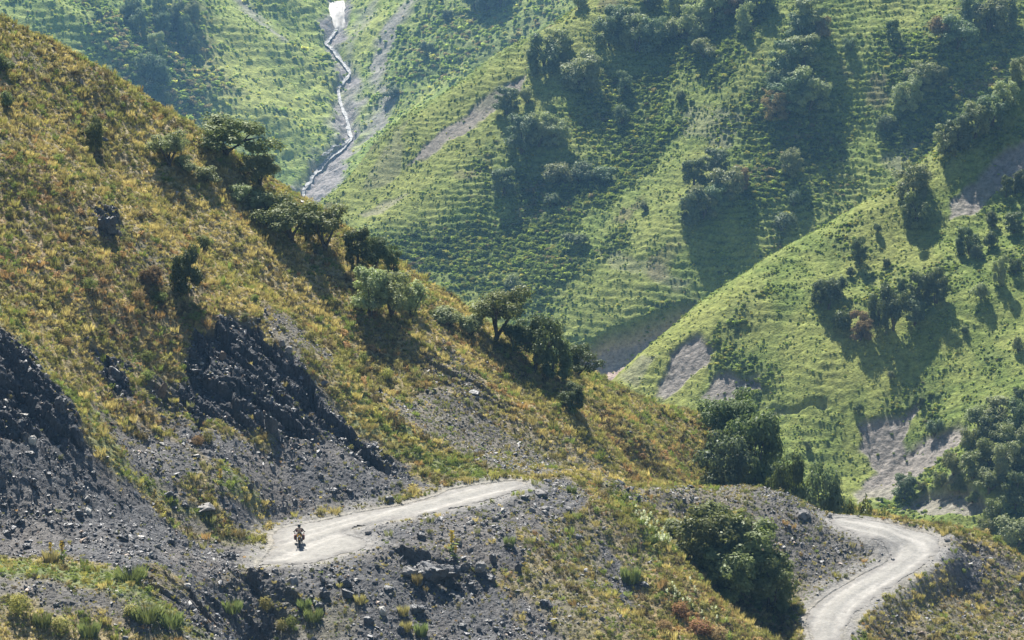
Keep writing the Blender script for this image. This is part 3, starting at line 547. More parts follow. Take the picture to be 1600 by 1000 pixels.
def plant(L, px, py, hpx, wpx, kind='open', tone='olive', label='', cat=None, group=None, sink=.0, pos=None, lean=0, name=None, Hm=None):
    p = hit(L, px, py) if pos is None else np.array(pos)
    if p is None: return None
    t = np.linalg.norm(p); H = (hpx * .00025 * t if Hm is None else Hm); Wd = wpx * .00025 * t; i = int(rng.integers(4)); td, cd = tree_mesh(kind, i, tone)
    natural = {'open': .82, 'dense': .92, 'shrub': 1.1}[kind]; sx = Wd / natural
    r = bpy.data.objects.new(name or ('broadleaf_tree' if kind != 'shrub' else 'bush'), None); scene.collection.objects.link(r); r.empty_display_size = .3
    r.location = (p[0], p[1], p[2] - sink * H); r.rotation_euler = (0, R(lean), rng.random() * 6.28) if not lean else (0, R(lean), 0); r.scale = (sx, sx * rnd(.9, 1.1), H / .93)
    tag(r, label, cat or ('tree' if kind != 'shrub' else 'bush'), group)
    for nm, d in (('trunk' if kind != 'shrub' else 'stems', td), ('crown', cd)):
        o = bpy.data.objects.new(nm, d); scene.collection.objects.link(o); o.parent = r
    return r

# ------------------------------------------------------------------ scattered ground cover and broken stone (uncountable)
def hull_rock(seed, flat=.6, n=12):
    r = np.random.default_rng(seed); import bmesh
    bm = bmesh.new()
    for _ in range(n):
        d = r.normal(size=3); d /= np.linalg.norm(d); d *= np.array([1, .75, flat]) * .5 * r.uniform(.75, 1); bm.verts.new(d)
    bmesh.ops.convex_hull(bm, input=bm.verts); bmesh.ops.delete(bm, geom=[v for v in bm.verts if not v.link_faces], context='VERTS')
    me = bpy.data.meshes.new('stone'); bm.to_mesh(me); bm.free(); return me
def blades(n, spread, w, lean):
    v = []; f = []
    for i in range(n):
        a = rnd(0, 6.28); b = rnd(0, 6.28); r0 = spread * .5 * math.sqrt(rng.random()); h = rnd(.55, 1.); c = np.array([math.cos(a) * r0, math.sin(a) * r0, -.08]); q = np.array([math.cos(b), math.sin(b), 0]); l = np.array([math.cos(a), math.sin(a), 0]) * rnd(.2, 1) * lean
        v += [c - q * w, c + q * w, c + l * .35 + q * w * .6 + [0, 0, h * .6], c + l + [0, 0, h]]; f.append([4 * i, 4 * i + 1, 4 * i + 2, 4 * i + 3])
    return np.array(v), np.array(f)
def coll(name, obs):
    c = bpy.data.collections.new(name)
    for o in obs: c.objects.link(o)
    return c
tp = []
for i in range(3): v, f = blades(60, .95, .022, .3); tp.append(mesh_obj('tuft', v, f, M['tuft'], link=False))
for i in range(3): v, f = join([lobe(np.array([rnd(-.2, .2), rnd(-.2, .2), .4]), .42, 50, .16, .9), lobe(np.array([rnd(-.2, .2), rnd(-.2, .2), .25]), .4, 30, .16, .8)]); tp.append(mesh_obj('tuft', v, f, M['tuft'], link=False))
TUFT = coll('tuft_kinds', tp)
tp = []
for i in range(4): v, f = join([lobe(np.array([rnd(-.25, .25), rnd(-.25, .25), rnd(.2, .4)]), .38, 26, .26, .85) for k in range(3)]); tp.append(mesh_obj('low_shrub', v, f, M['tuft_far'], link=False))
LOWS = coll('low_shrub_kinds', tp)
tp = []
for i in range(7):
    o = bpy.data.objects.new('stone', hull_rock(300 + i, [.35, .5, .6, .45, .7, .3, .55][i])); o.data.materials.append(M['stone']); tp.append(o)
STONES = coll('stone_kinds', tp)
def scatter(name, P, scl, rot, idx, tint, kinds):
    me = bpy.data.meshes.new(name); me.vertices.add(len(P)); me.vertices.foreach_set('co', np.asarray(P, np.float32).ravel())
    for nm, ty, dat, key in (('scl', 'FLOAT_VECTOR', scl, 'vector'), ('rot', 'FLOAT_VECTOR', rot, 'vector'), ('idx', 'INT', idx, 'value'), ('tint', 'FLOAT_COLOR', np.c_[tint, np.ones(len(P))], 'color')):
        a = me.attributes.new(nm, ty, 'POINT'); a.data.foreach_set(key, np.asarray(dat, np.int32 if ty == 'INT' else np.float32).ravel())
    o = bpy.data.objects.new(name, me); scene.collection.objects.link(o)
    g = bpy.data.node_groups.new(name, 'GeometryNodeTree'); g.interface.new_socket('Geometry', in_out='INPUT', socket_type='NodeSocketGeometry'); g.interface.new_socket('Geometry', in_out='OUTPUT', socket_type='NodeSocketGeometry')
    a = g.nodes.new('NodeGroupInput'); b = g.nodes.new('NodeGroupOutput'); c = g.nodes.new('GeometryNodeCollectionInfo'); c.inputs['Collection'].default_value = kinds; c.inputs['Separate Children'].default_value = True; c.inputs['Reset Children'].default_value = True
    i = g.nodes.new('GeometryNodeInstanceOnPoints'); i.inputs['Pick Instance'].default_value = True; L = g.links
    L.new(a.outputs[0], i.inputs['Points']); L.new(c.outputs[0], i.inputs['Instance'])
    for nm, ty, s in (('idx', 'INT', 'Instance Index'), ('rot', 'FLOAT_VECTOR', 'Rotation'), ('scl', 'FLOAT_VECTOR', 'Scale')):
        n = g.nodes.new('GeometryNodeInputNamedAttribute'); n.data_type = ty; n.inputs['Name'].default_value = nm; L.new(n.outputs['Attribute'], i.inputs[s])
    L.new(i.outputs[0], b.inputs[0]); o.modifiers.new('scatter', 'NODES').node_group = g; return tag(o, kind='stuff')
def fld(L, k, x, y):
    Z = L.Z; L.Z = L.f[k]; r = sample(L, x, y); L.Z = Z; return r
def points(L, x0, x1, y0, y1, n):
    x = rng.uniform(x0, x1, n); y = rng.uniform(y0, y1, n); z = sample(L, x, y)
    t = y; c = math.cos(R(PITCH)); s = math.sin(R(PITCH)); dep = y * c - z * s; u = x / dep / .2; v = (y * s + z * c) / dep / .125   # only what could be in view, with a margin for a step aside
    k = (np.abs(u) < 1.25) & (np.abs(v) < 1.3); return np.stack([x, y, z], 1)[k]
def pick(cols, w):                                                       # cols (k,3), w (n,k) -> one colour per point
    w = w / w.sum(1, keepdims=True); c = w.cumsum(1); i = (rng.random(len(w))[:, None] > c).sum(1); i = np.minimum(i, len(cols) - 1); return np.array(cols)[i] * rng.uniform(.65, 1.3, (len(w), 1)), i
def slopes(L, P, e=.5):
    return (sample(L, P[:, 0] + e, P[:, 1]) - sample(L, P[:, 0] - e, P[:, 1])) / 2 / e, (sample(L, P[:, 0], P[:, 1] + e) - sample(L, P[:, 0], P[:, 1] - e)) / 2 / e
D = globals().get('DENS', 1.0)
# grass and herbs of the near hill
P = points(LN, -52, 56, 140, 262, int(300000 * D)); x, y = P[:, 0], P[:, 1]; sc = fld(LN, 'scree', x, y); nr = fld(LN, 'near', x, y); gr = fld(LN, 'green', x, y); og = fld(LN, 'orange', x, y)
pr = np.clip(1.02 - sc * 1.0 + .10 * (pn(x / 2.5, y / 2.5, 90) > .15), 0, 1) * (nr > .35 + .5 * rng.random(len(x))); k = rng.random(len(x)) < pr; P, x, y, sc, gr, og = P[k], x[k], y[k], sc[k], gr[k], og[k]
a = fbm(x / 6, y / 6, 3, 91); b = fbm(x / 2.2, y / 2.2, 2, 92); dr = sstep(206, 224, y) * (x < 8) * (1 - fld(LN, 'straw', x, y))
W = np.stack([.9 + 1.4 * (a > .05) + 10 * fld(LN, 'straw', x, y), 2.2 + 1.8 * (a < 0) + 2.2 * dr, .5 + 1.6 * (fbm(x / 9, y / 9, 2, 97) > .08) + 9 * gr, .16 + 2.4 * og * (b > -.1), .8 + 1.2 * (b < -.15), .18 + .5 * (a > .2) + gr * 1.2 + 1.6 * sstep(165, 155, y), .25 + .6 * (b < 0), 5 * sc * (gr < .3)], 1)
for q_ in range(W.shape[1]): W[:, q_] *= np.exp(5.5 * fbm(x / 1.6, y / 1.6, 2, 400 + 9 * q_) + 3 * pn(x / 6, y / 6, 500 + q_))
T, i = pick([(.52, .43, .23), (.32, .30, .13), (.24, .29, .10), (.44, .29, .165), (.20, .16, .10), (.44, .40, .16), (.36, .32, .19), (.23, .235, .13)], W)
s = np.where(rng.random(len(x)) < .06, rng.uniform(.36, .75, len(x)), rng.uniform(.11, .30, len(x))) * (1 - .3 * sc) * (.72 + .28 * sstep(160, 175, y)); kd = rng.integers(0, 6, len(x)); kd = np.where((i == 0) & (rng.random(len(x)) < .7), rng.integers(0, 3, len(x)), kd)
scatter('grass', P, np.stack([s, s, s * rng.uniform(.7, 1.15, len(s))], 1), np.stack([rng.normal(0, .12, len(x)), rng.normal(0, .12, len(x)), rng.uniform(0, 6.28, len(x))], 1), kd, T, TUFT)
# broken slate on the near hill
P = points(LN, -52, 56, 140, 230, int(240000 * D)); x, y = P[:, 0], P[:, 1]; sc = fld(LN, 'scree', x, y); nr = fld(LN, 'near', x, y)
k = rng.random(len(x)) < np.clip(sc * .85 + .01 + .05 * (pn(x / 3, y / 3, 95) > .2), 0, 1) * (nr > .15 + 1.1 * rng.random(len(x)) ** 2); P, x, y, sc, nr = P[k], x[k], y[k], sc[k], nr[k]
big = (pn(x / 4, y / 4, 96) > .05); s = np.exp(rng.normal(np.where(big, -1.9, -2.35), .6)); s = np.clip(s, .06, .8) * np.where(nr < 2, .6, 1)
T = np.where((rng.random(len(x)) < .12)[:, None], np.array([.28, .265, .24]), np.array([.088, .089, .097])) * rng.uniform(.6, 1.5, (len(x), 1)); T = np.where((rng.random(len(x)) < .06)[:, None], np.array([.22, .15, .10]), T)
gx, gy = slopes(LN, P); P[:, 2] += s * .12
scatter('scree', P, np.stack([s * rng.uniform(.8, 1.5, len(s)), s, s * rng.uniform(.7, 1.3, len(s))], 1), np.stack([np.arctan(gy) + rng.normal(0, .35, len(x)), -np.arctan(gx) + rng.normal(0, .35, len(x)), rng.uniform(0, 6.28, len(x))], 1), rng.integers(0, 7, len(x)), T, STONES)
# low shrubs and tall herbs on the green slopes
def cover(name, L, win, n, s0, s1, qz, qf, light, seed):
    P = points(L, *win, int(n * D)); x, y, z = P.T; ba = fld(L, 'bare', x, y); dk = fld(L, 'dark', x, y); dy = fld(L, 'dry', x, y); br = fld(L, 'brown', x, y) if 'brown' in L.f else 0 * x
    a = fbm(x / (6 * s1), y / (6 * s1), 3, seed); ph = ((z / qz + .8 * fbm(x / qf, y / qf, 3, 15)) % 1); k = (rng.random(len(x)) < np.clip((.20 + .65 * dk + .35 * (a > .12)) * (.55 + .45 * (ph < .45)), 0, 1) * (1 - ba * .97) * (1 - .55 * dy)); P, a, dk, dy, br = P[k], a[k], dk[k], dy[k], br[k]; m = len(P)
    W = np.stack([1.4 + 0 * a, .7 + 1.6 * (a > 0), .25 + 1.8 * dk, .25 + 1.5 * dy, .06 + 1.6 * br], 1); T, i = pick([(.21, .27, .075), (.28, .33, .10), (.13, .17, .07), (.40, .39, .13), (.27, .23, .14)], W); T = T * light
    s = rng.uniform(s0, s1, m) * (.55 + .85 * dk + .1 * (a > .15)) * np.where(rng.random(m) < .05, 1.6, 1)
    scatter(name, P, np.stack([s, s, s * rng.uniform(.55, .95, m)], 1), np.stack([0 * s, 0 * s, rng.uniform(0, 6.28, m)], 1), rng.integers(0, 4, m), T, LOWS)
cover('meadow_herbs', LC, (-16, 104, 352, 500), 130000, .25, .68, 1.3, 9, 1.25, 301)
cover('slope_shrubs', LB, (-70, 142, 540, 705), 170000, .35, .95, 1.4, 13, 1.22, 302)
cover('distant_shrubs', LA, (-245, 60, 930, 1240), 75000, .8, 2.1, 3.2, 28, 1.6, 303)
# ------------------------------------------------------------------ road surface, stream, snow
def road_piece(name, poly, line, q=.11):
    x0, y0 = poly.min(0)[:2] - 1; x1, y1 = poly.max(0)[:2] + 1; xs = np.arange(x0, x1, q); ys = np.arange(y0, y1, q * 1.2); X, Y = np.meshgrid(xs, ys)
    wx = X + .4 * fbm(X / 1.4, Y / 1.4, 4, 5, .65); wy = Y + .4 * fbm(X / 1.4, Y / 1.4, 4, 6, .65); w = poly[:, :2]; ins = inpoly(wx, wy, w); d = dpoly(wx, wy, w)
    ln = chaikin(np.array(mk(line)), 2, False); lat = np.full(X.shape, 1e9); sgn = np.zeros(X.shape)
    for i in range(len(ln) - 1):
        a = ln[i, :2]; e = ln[i + 1, :2] - a; t = np.clip(((X - a[0]) * e[0] + (Y - a[1]) * e[1]) / (e @ e), 0, 1); dd = np.hypot(X - a[0] - t * e[0], Y - a[1] - t * e[1]); n = dd < lat
        sgn = np.where(n, np.sign(e[0] * (Y - a[1]) - e[1] * (X - a[0])), sgn); lat = np.where(n, dd, lat)
    s = lat * sgn + .45 * pn(X / 6, Y / 6, 12); rut = np.exp(-((np.abs(s) - .95) / .28) ** 2); rut2 = np.exp(-((np.abs(s + .6) - 1.1) / .2) ** 2) * (pn(X / 8, Y / 8, 19) > 0)
    Z = road_z(X, Y, line) + .02 - .055 * rut - .03 * rut2 + .05 * fbm(X / 1.2, Y / 1.2, 3, 14) + .05 * np.exp(-(s / .3) ** 2) - .05 * (1 - sstep(0, .5, d))
    c = mixc(np.broadcast_to(C3(.28, .27, .25), X.shape + (3,)), C3(.44, .42, .39), np.clip(rut * (.45 + .6 * pn(X / 3, Y / 3, 81)) + .4 * rut2 + .3 * np.exp(-((s - 1.9 - .4 * pn(X / 5, Y / 5, 71)) / .18) ** 2) + .15 * fbm(X / 2, Y / 2, 3, 3), 0, 1)); c = mixc(c, C3(.19, .18, .17), sstep(.15, .5, fbm(X / 1.1, Y / 1.1, 3, 33)) * .3 + .7 * (1 - sstep(0, 1.1, d + .5 * fbm(X / .8, Y / .8, 2, 44))))
    ny, nx = X.shape; i = np.arange(nx * ny).reshape(ny, nx); f = np.stack([i[:-1, :-1], i[:-1, 1:], i[1:, 1:], i[1:, :-1]], -1)[(ins[:-1, :-1] & ins[1:, 1:] & ins[:-1, 1:] & ins[1:, :-1])]
    used = np.unique(f); mp = -np.ones(nx * ny, int); mp[used] = np.arange(len(used)); v = np.stack([X, Y, Z], -1).reshape(-1, 3)[used]
    return tag(mesh_obj(name, v, mp[f], M['road'], smooth=True, col=c.reshape(-1, 3)[used]), kind='structure')
road_piece('road', RP1, ROAD1); road_piece('road', RP2, ROAD2)
# stream: white water in a winding ribbon that sits on the bed
def stream(line, wid, name='stream'):
    pts = []; 
    for (a, b) in line:
        h = hit(LA, a, b); pts.append(h)
    pts = np.array(pts); s = np.linspace(0, len(pts) - 1, len(pts) * 22); P = np.stack([np.interp(s, range(len(pts)), pts[:, k]) for k in range(3)], 1)
    P[:, 0] += .9 * fbm(s * .9, s * 0, 3, 61); d = np.gradient(P, axis=0); d /= np.linalg.norm(d[:, :2], axis=1, keepdims=True); n = np.stack([-d[:, 1], d[:, 0]], 1); w = wid * (.75 + 1.0 * np.abs(fbm(s * .8, s * 0 + 3, 3, 62)))
    v = []; K = 8
    for j in range(K + 1):
        u = j / K * 2 - 1; q = P[:, :2] + n * (w * u * (1 + .35 * fbm(s * 2.2, s * 0 + u * 2, 2, 63)))[:, None]; z = sample(LA, q[:, 0], q[:, 1]) * .5 + P[:, 2] * .5 + .55 + .25 * fbm(q[:, 0] / .8, q[:, 1] / .8, 3, 64); v.append(np.c_[q, z])
    v = np.array(v).transpose(1, 0, 2).reshape(-1, 3); m = len(s); i = np.arange(m * (K + 1)).reshape(m, K + 1); f = np.stack([i[:-1, :-1], i[:-1, 1:], i[1:, 1:], i[1:, :-1]], -1).reshape(-1, 4)
    return tag(mesh_obj(name, v, f, M['water'], smooth=True), kind='structure')
m, nt, Nn, Lk = new_mat('white_water'); p = nd(nt, 'ShaderNodeBsdfPrincipled'); o = nd(nt, 'ShaderNodeOutputMaterial'); Lk.new(p.outputs[0], o.inputs[0])
mx = nd(nt, 'ShaderNodeMix', data_type='RGBA'); mx.inputs['A'].default_value = (.10, .105, .11, 1); mx.inputs['B'].default_value = (.46, .46, .46, 1); Lk.new(mrange(nt, noise(nt, 1.8, 5, .8), .44, .56, 0, 1), mx.inputs['Factor']); Lk.new(mx.outputs['Result'], p.inputs['Base Color']); p.inputs['Roughness'].default_value = .6; p.inputs['Specular IOR Level'].default_value = .2
M['water'] = m
stream([(531, 40), (520, 56), (510, 70), (522, 82), (538, 100), (546, 116), (530, 140), (530, 160), (538, 178), (544, 196), (549, 216), (538, 232), (520, 244), (502, 262), (486, 282), (474, 302), (468, 322)], .75)
stream([(547, 219), (536, 228), (522, 231), (510, 240), (503, 247)], .5)
# snow remnant at the head of the gully
X, Y = np.meshgrid(np.linspace(-1, 1, 60), np.linspace(-1, 1, 60)); h0 = hit(LA, 524, 28); 
ox, oy = 8.5, 16.0
gx_, gy_ = X * ox, Y * oy; sx = h0[0] + gx_ + 2.5 * fbm(Y * 1.2, X * 0 + 1, 2, 8); sy = h0[1] + gy_; rr = np.hypot(X * (1.25 - .35 * Y), Y) + .18 * fbm(X * 2, Y * 2, 3, 77)
Zs = sample(LA, sx, sy); Zs = .12 * Zs + .88 * (h0[2] + (.42) * (sy - h0[1])) + 2.6 * (1 - rr ** 2) - .5; Zs = np.where(rr > 1, Zs - 6 * (rr - 1) ** .5, Zs)
i = np.arange(3600).reshape(60, 60); f = np.stack([i[:-1, :-1], i[:-1, 1:], i[1:, 1:], i[1:, :-1]], -1).reshape(-1, 4)
tag(mesh_obj('snow_patch', np.stack([sx, sy, Zs], -1).reshape(-1, 3), f, mat_plain('old_snow', (.34, .32, .295), .6, 0, .3, .25), smooth=True), kind='structure')

# ------------------------------------------------------------------ air
hz = bpy.data.meshes.new('haze'); x0, x1, y0, y1, z0, z1 = -1400, 1400, -120, 2400, -400, 400
import bmesh
bm = bmesh.new(); bmesh.ops.create_cube(bm, size=1); bm.to_mesh(hz); bm.free(); ho = bpy.data.objects.new('haze', hz); scene.collection.objects.link(ho)
allz = [L.Z.min() for L in (LN, LC, LB, LA)], [L.Z.max() for L in (LN, LC, LB, LA)]
z0 = min(allz[0]) - 1; z1 = max(max(allz[1]), 0) + 12
xs = [min(L.xs[0] for L in (LN, LC, LB, LA)) - 5, max(L.xs[-1] for L in (LN, LC, LB, LA)) + 5]; ys = [-15, max(L.ys[-1] for L in (LN, LC, LB, LA)) + 5]
ho.scale = (xs[1] - xs[0], ys[1] - ys[0], z1 - z0); ho.location = ((xs[0] + xs[1]) / 2, (ys[0] + ys[1]) / 2, (z0 + z1) / 2); tag(ho, kind='stuff')
m = bpy.data.materials.new('haze_air'); m.use_nodes = True; nt = m.node_tree; nt.nodes.clear(); v = nt.nodes.new('ShaderNodeVolumePrincipled'); o = nt.nodes.new('ShaderNodeOutputMaterial'); nt.links.new(v.outputs[0], o.inputs['Volume'])
v.inputs['Color'].default_value = (.28, .6, 1, 1); v.inputs['Density'].default_value = HAZE; v.inputs['Anisotropy'].default_value = .0; hz.materials.append(m)
# ------------------------------------------------------------------ trees and bushes, each a thing of its own
# px, py of the foot; height and width in the photograph; habit; leaf tone; label
NEAR_T = [
 (352, 240, 58, 84, 'open', 'olive', 'spreading tree highest on the dry ridge line, leaning right'),
 (406, 286, 46, 50, 'open', 'pale', 'small airy tree on the ridge line just below the highest spreading tree'),
 (265, 258, 52, 44, 'open', 'pale', 'round grey-green tree alone on the hill, left of the ridge line'),
 (148, 228, 42, 26, 'dense', 'olive', 'narrow dark shrub standing high on the left hill'),
 (290, 268, 26, 34, 'shrub', 'pale', 'pale low shrub beside the round grey-green tree'),
 (322, 284, 26, 38, 'shrub', 'pale', 'pale low shrub in the shade below the highest ridge tree'),
 (377, 312, 26, 38, 'shrub', 'pale', 'rounded green shrub at the lower end of the pale shrubs'),
 (418, 330, 34, 54, 'shrub', 'pale', 'wide green bush touching the two joined ridge trees'),
 (455, 372, 62, 66, 'open', 'olive', 'left of the two joined trees above the dark shadow on the ridge'),
 (508, 390, 66, 58, 'open', 'olive', 'right of the two joined trees above the dark shadow on the ridge'),
 (560, 412, 52, 40, 'dense', 'dark', 'left tree of the dark row of three on the ridge line'),
 (588, 418, 50, 36, 'open', 'dark', 'middle tree of the dark row of three on the ridge line'),
 (612, 424, 40, 26, 'dense', 'dark', 'right, smallest tree of the dark row of three on the ridge line'),
 (578, 488, 66, 52, 'dense', 'pale', 'left bush of the pale thicket with the largest shadow on the hill'),
 (612, 494, 70, 56, 'open', 'pale', 'middle tree of the pale thicket with the largest shadow on the hill'),
 (644, 492, 54, 46, 'shrub', 'pale', 'right bush of the pale thicket with the largest shadow on the hill'),
 (700, 508, 30, 46, 'shrub', 'pale', 'faint grey-green shrub on the ridge between thicket and lone tree'),
 (735, 522, 32, 42, 'shrub', 'pale', 'grey-green shrub just left of the lone tree with the bent trunk'),
 (775, 528, 82, 66, 'open', 'olive', 'lone tree with a bent dark trunk on the ridge line'),
 (802, 545, 44, 40, 'open', 'dark', 'small tree at the foot of the lone bent tree'),
 (835, 576, 84, 54, 'open', 'dark', 'tall ragged tree in the dark clump below the lone bent tree'),
 (866, 586, 56, 48, 'dense', 'dark', 'rounded tree right of the tall ragged one in the dark clump'),
 (902, 588, 50, 44, 'open', 'dark', 'last tree of the dark clump, beside the bare brown bank'),
 (893, 636, 34, 34, 'dense', 'dark', 'dark bush in the shadow below the dark clump of trees'),
 (290, 452, 64, 44, 'dense', 'dark', 'tall dark green bush alone on the dry grass above the black outcrop'),
 (238, 446, 30, 34, 'shrub', 'brown', 'brown dry bush left of the tall dark green bush'),
 (14, 168, 26, 24, 'shrub', 'olive', 'dark bush at the left edge of the photo on the upper hill'),
 (6, 110, 26, 28, 'shrub', 'olive', 'brownish bush at the left edge where the ridge line begins'),
 (318, 392, 26, 24, 'shrub', 'olive', 'small yellow-green bush above the tall dark green bush'),
 (1158, 768, 112, 96, 'dense', 'blue', 'front tree of the tall blue-green clump behind the gravel crest'),
 (1138, 706, 92, 76, 'open', 'dark', 'topmost thin tree with bare stems in the tall blue-green clump'),
 (1182, 770, 130, 90, 'dense', 'dark', 'dark tree on the right side of the tall blue-green clump'),
 (1130, 775, 100, 76, 'dense', 'blue', 'left edge tree of the tall blue-green clump'),
 (1204, 778, 82, 68, 'open', 'blue', 'low tree at the right foot of the tall blue-green clump'),
 (1228, 792, 84, 56, 'dense', 'dark', 'first dark tree right of the tall blue-green clump'),
 (1252, 796, 76, 52, 'open', 'dark', 'narrow dark tree behind the gravel crest, above its grey boulder'),
 (1282, 800, 78, 62, 'dense', 'blue', 'tall tree in the band directly above where the lower road appears'),
 (1312, 806, 62, 54, 'dense', 'olive', 'olive tree of the band above the first metres of the lower road'),
 (1340, 808, 48, 46, 'shrub', 'olive', 'low olive bush where the tree band thins out above the lower road'),
 (1368, 812, 36, 50, 'shrub', 'olive', 'last bush of the tree band, above the lower road'),
 (1092, 886, 84, 84, 'dense', 'olive', 'left crown of the big green thicket in the hollow'),
 (1124, 890, 92, 96, 'dense', 'olive', 'top crown of the big green thicket in the hollow'),
 (1166, 920, 96, 100, 'dense', 'olive', 'middle crown of the big green thicket in the hollow'),
 (1206, 946, 78, 72, 'dense', 'olive', 'right crown of the big green thicket, beside the lower road'),
 (1134, 930, 74, 86, 'dense', 'olive', 'shaded lower crown of the big green thicket in the hollow'),
 (1052, 836, 26, 30, 'shrub', 'pale', 'small grey-green shrub between the white flowers and the big thicket')]
rng = np.random.default_rng(9)
for a in NEAR_T:
    px, py, h, w, kd, tn, lb = a
    pos = Hm = None
    if py > 730 and 1110 < px < 1400 and 'hollow' not in lb and 'thicket' not in lb:
        pos, Hm = behind(LN, px, py, h, 232 + 10 * ((px * 7) % 10) / 10 if px < 1215 else 224 + (px % 7)); w = w * 1.1
    k_ = 1.0 if pos is not None else 1.16; plant(LN, px, py + (k_ - 1) * h * .3, h * k_, w * k_, kd, tn, lb, pos=pos, Hm=Hm, group='trees and bushes on the near hill', lean=12 if 'bent' in lb or 'leaning' in lb else 0)
def names(L, rows, where, group, kinds):
    """rows of (px, py, height, width, habit, tone); labels count along each named patch from the left"""
    for patch, lst in rows.items():
        lst = sorted(lst); n = len(lst)
        for i, (px, py, h, w, kd, tn) in enumerate(lst):
            tone = {'olive': 'olive green', 'dark': 'dark green', 'pale': 'grey-green', 'blue': 'blue-green', 'brown': 'dry brown'}[tn]; noun = 'bush' if kd == 'shrub' else 'tree'
            o = ['first', 'second', 'third', 'fourth', 'fifth', 'sixth', 'seventh', 'eighth', 'ninth', 'tenth', 'eleventh', 'twelfth'][i]
            lab = f'{tone} {noun} {patch}' if n == 1 else f'{tone} {noun} {patch}, {o} from the left'
            g_ = {'LB': 1.28, 'LC': 1.12, 'LA': 1.2}['LB' if L is LB else 'LC' if L is LC else 'LA']; plant(L, px, py + h * .06, h * g_, w * g_, kd, tn, lab, group=group)
MID = {
 'in the top row of the right-edge wood': [(1530, 668, 36, 40, 'open', 'olive'), (1562, 664, 44, 46, 'dense', 'pale'), (1592, 672, 46, 40, 'dense', 'dark'), (1548, 690, 40, 36, 'dense', 'dark'), (1580, 700, 40, 40, 'open', 'olive')],
 'in the middle of the right-edge wood': [(1515, 700, 34, 34, 'shrub', 'olive'), (1545, 725, 40, 38, 'dense', 'olive'), (1572, 745, 54, 44, 'dense', 'pale'), (1598, 738, 46, 36, 'dense', 'dark'), (1520, 745, 40, 40, 'dense', 'olive'), (1490, 740, 36, 34, 'shrub', 'olive'), (1545, 768, 36, 40, 'open', 'olive'), (1500, 768, 26, 30, 'shrub', 'olive'), (1470, 760, 26, 24, 'shrub', 'olive'), (1588, 790, 52, 42, 'dense', 'dark')],
 'in the lowest row of the right-edge wood': [(1412, 778, 36, 34, 'dense', 'blue'), (1440, 766, 16, 18, 'shrub', 'olive'), (1555, 815, 40, 36, 'shrub', 'olive'), (1540, 838, 30, 34, 'shrub', 'olive'), (1590, 850, 50, 60, 'shrub', 'pale'), (1520, 784, 16, 20, 'shrub', 'olive')],
 'under the edge of the grey landslip': [(1460, 680, 28, 24, 'shrub', 'blue')],
 'in the thicket midway up the green spur': [(1295, 480, 46, 36, 'open', 'dark'), (1282, 470, 34, 28, 'dense', 'dark'), (1318, 515, 34, 34, 'shrub', 'dark'), (1308, 462, 34, 28, 'shrub', 'blue'), (1345, 528, 40, 36, 'dense', 'brown'), (1374, 505, 60, 34, 'dense', 'dark'), (1396, 512, 62, 36, 'open', 'dark'), (1434, 478, 50, 34, 'dense', 'dark'), (1462, 470, 52, 36, 'dense', 'dark'), (1430, 505, 36, 28, 'dense', 'blue')],
 'loose above the thicket on the green spur': [(1342, 410, 38, 24, 'dense', 'dark'), (1330, 432, 16, 14, 'shrub', 'dark'), (1408, 452, 20, 16, 'shrub', 'dark'), (1385, 418, 16, 14, 'shrub', 'dark'), (1372, 362, 14, 14, 'shrub', 'dark'), (1465, 440, 18, 18, 'shrub', 'pale')],
 'on the crest of the green spur': [(1430, 352, 50, 42, 'dense', 'olive'), (1424, 306, 50, 52, 'dense', 'pale'), (1436, 252, 34, 22, 'dense', 'pale'), (1478, 236, 40, 38, 'dense', 'pale'), (1500, 226, 48, 42, 'dense', 'blue'), (1524, 212, 50, 42, 'dense', 'pale'), (1548, 196, 46, 40, 'dense', 'blue'), (1570, 168, 40, 36, 'dense', 'pale'), (1592, 132, 40, 36, 'dense', 'pale')],
 'right of the grey stony scar': [(1572, 306, 30, 18, 'dense', 'dark'), (1596, 300, 34, 26, 'dense', 'dark'), (1552, 352, 24, 22, 'shrub', 'dark'), (1584, 362, 30, 30, 'dense', 'dark')],
 'below the grey stony scar': [(1512, 395, 40, 34, 'dense', 'dark'), (1545, 385, 26, 22, 'shrub', 'dark'), (1527, 402, 22, 20, 'shrub', 'blue'), (1532, 465, 26, 26, 'shrub', 'pale'), (1562, 440, 40, 22, 'dense', 'pale'), (1586, 425, 24, 22, 'shrub', 'dark'), (1591, 548, 24, 16, 'shrub', 'pale')],
 'on the open lower grass of the green spur': [(1340, 642, 14, 14, 'shrub', 'dark'), (1440, 632, 14, 12, 'shrub', 'dark'), (1210, 720, 14, 14, 'shrub', 'dark'), (1262, 702, 14, 14, 'shrub', 'dark'), (1508, 520, 12, 14, 'shrub', 'dark'), (1392, 590, 12, 12, 'shrub', 'pale'), (1590, 628, 22, 20, 'dense', 'dark')]}
rng = np.random.default_rng(10)
names(LC, MID, '', 'trees and bushes on the middle slope', None)
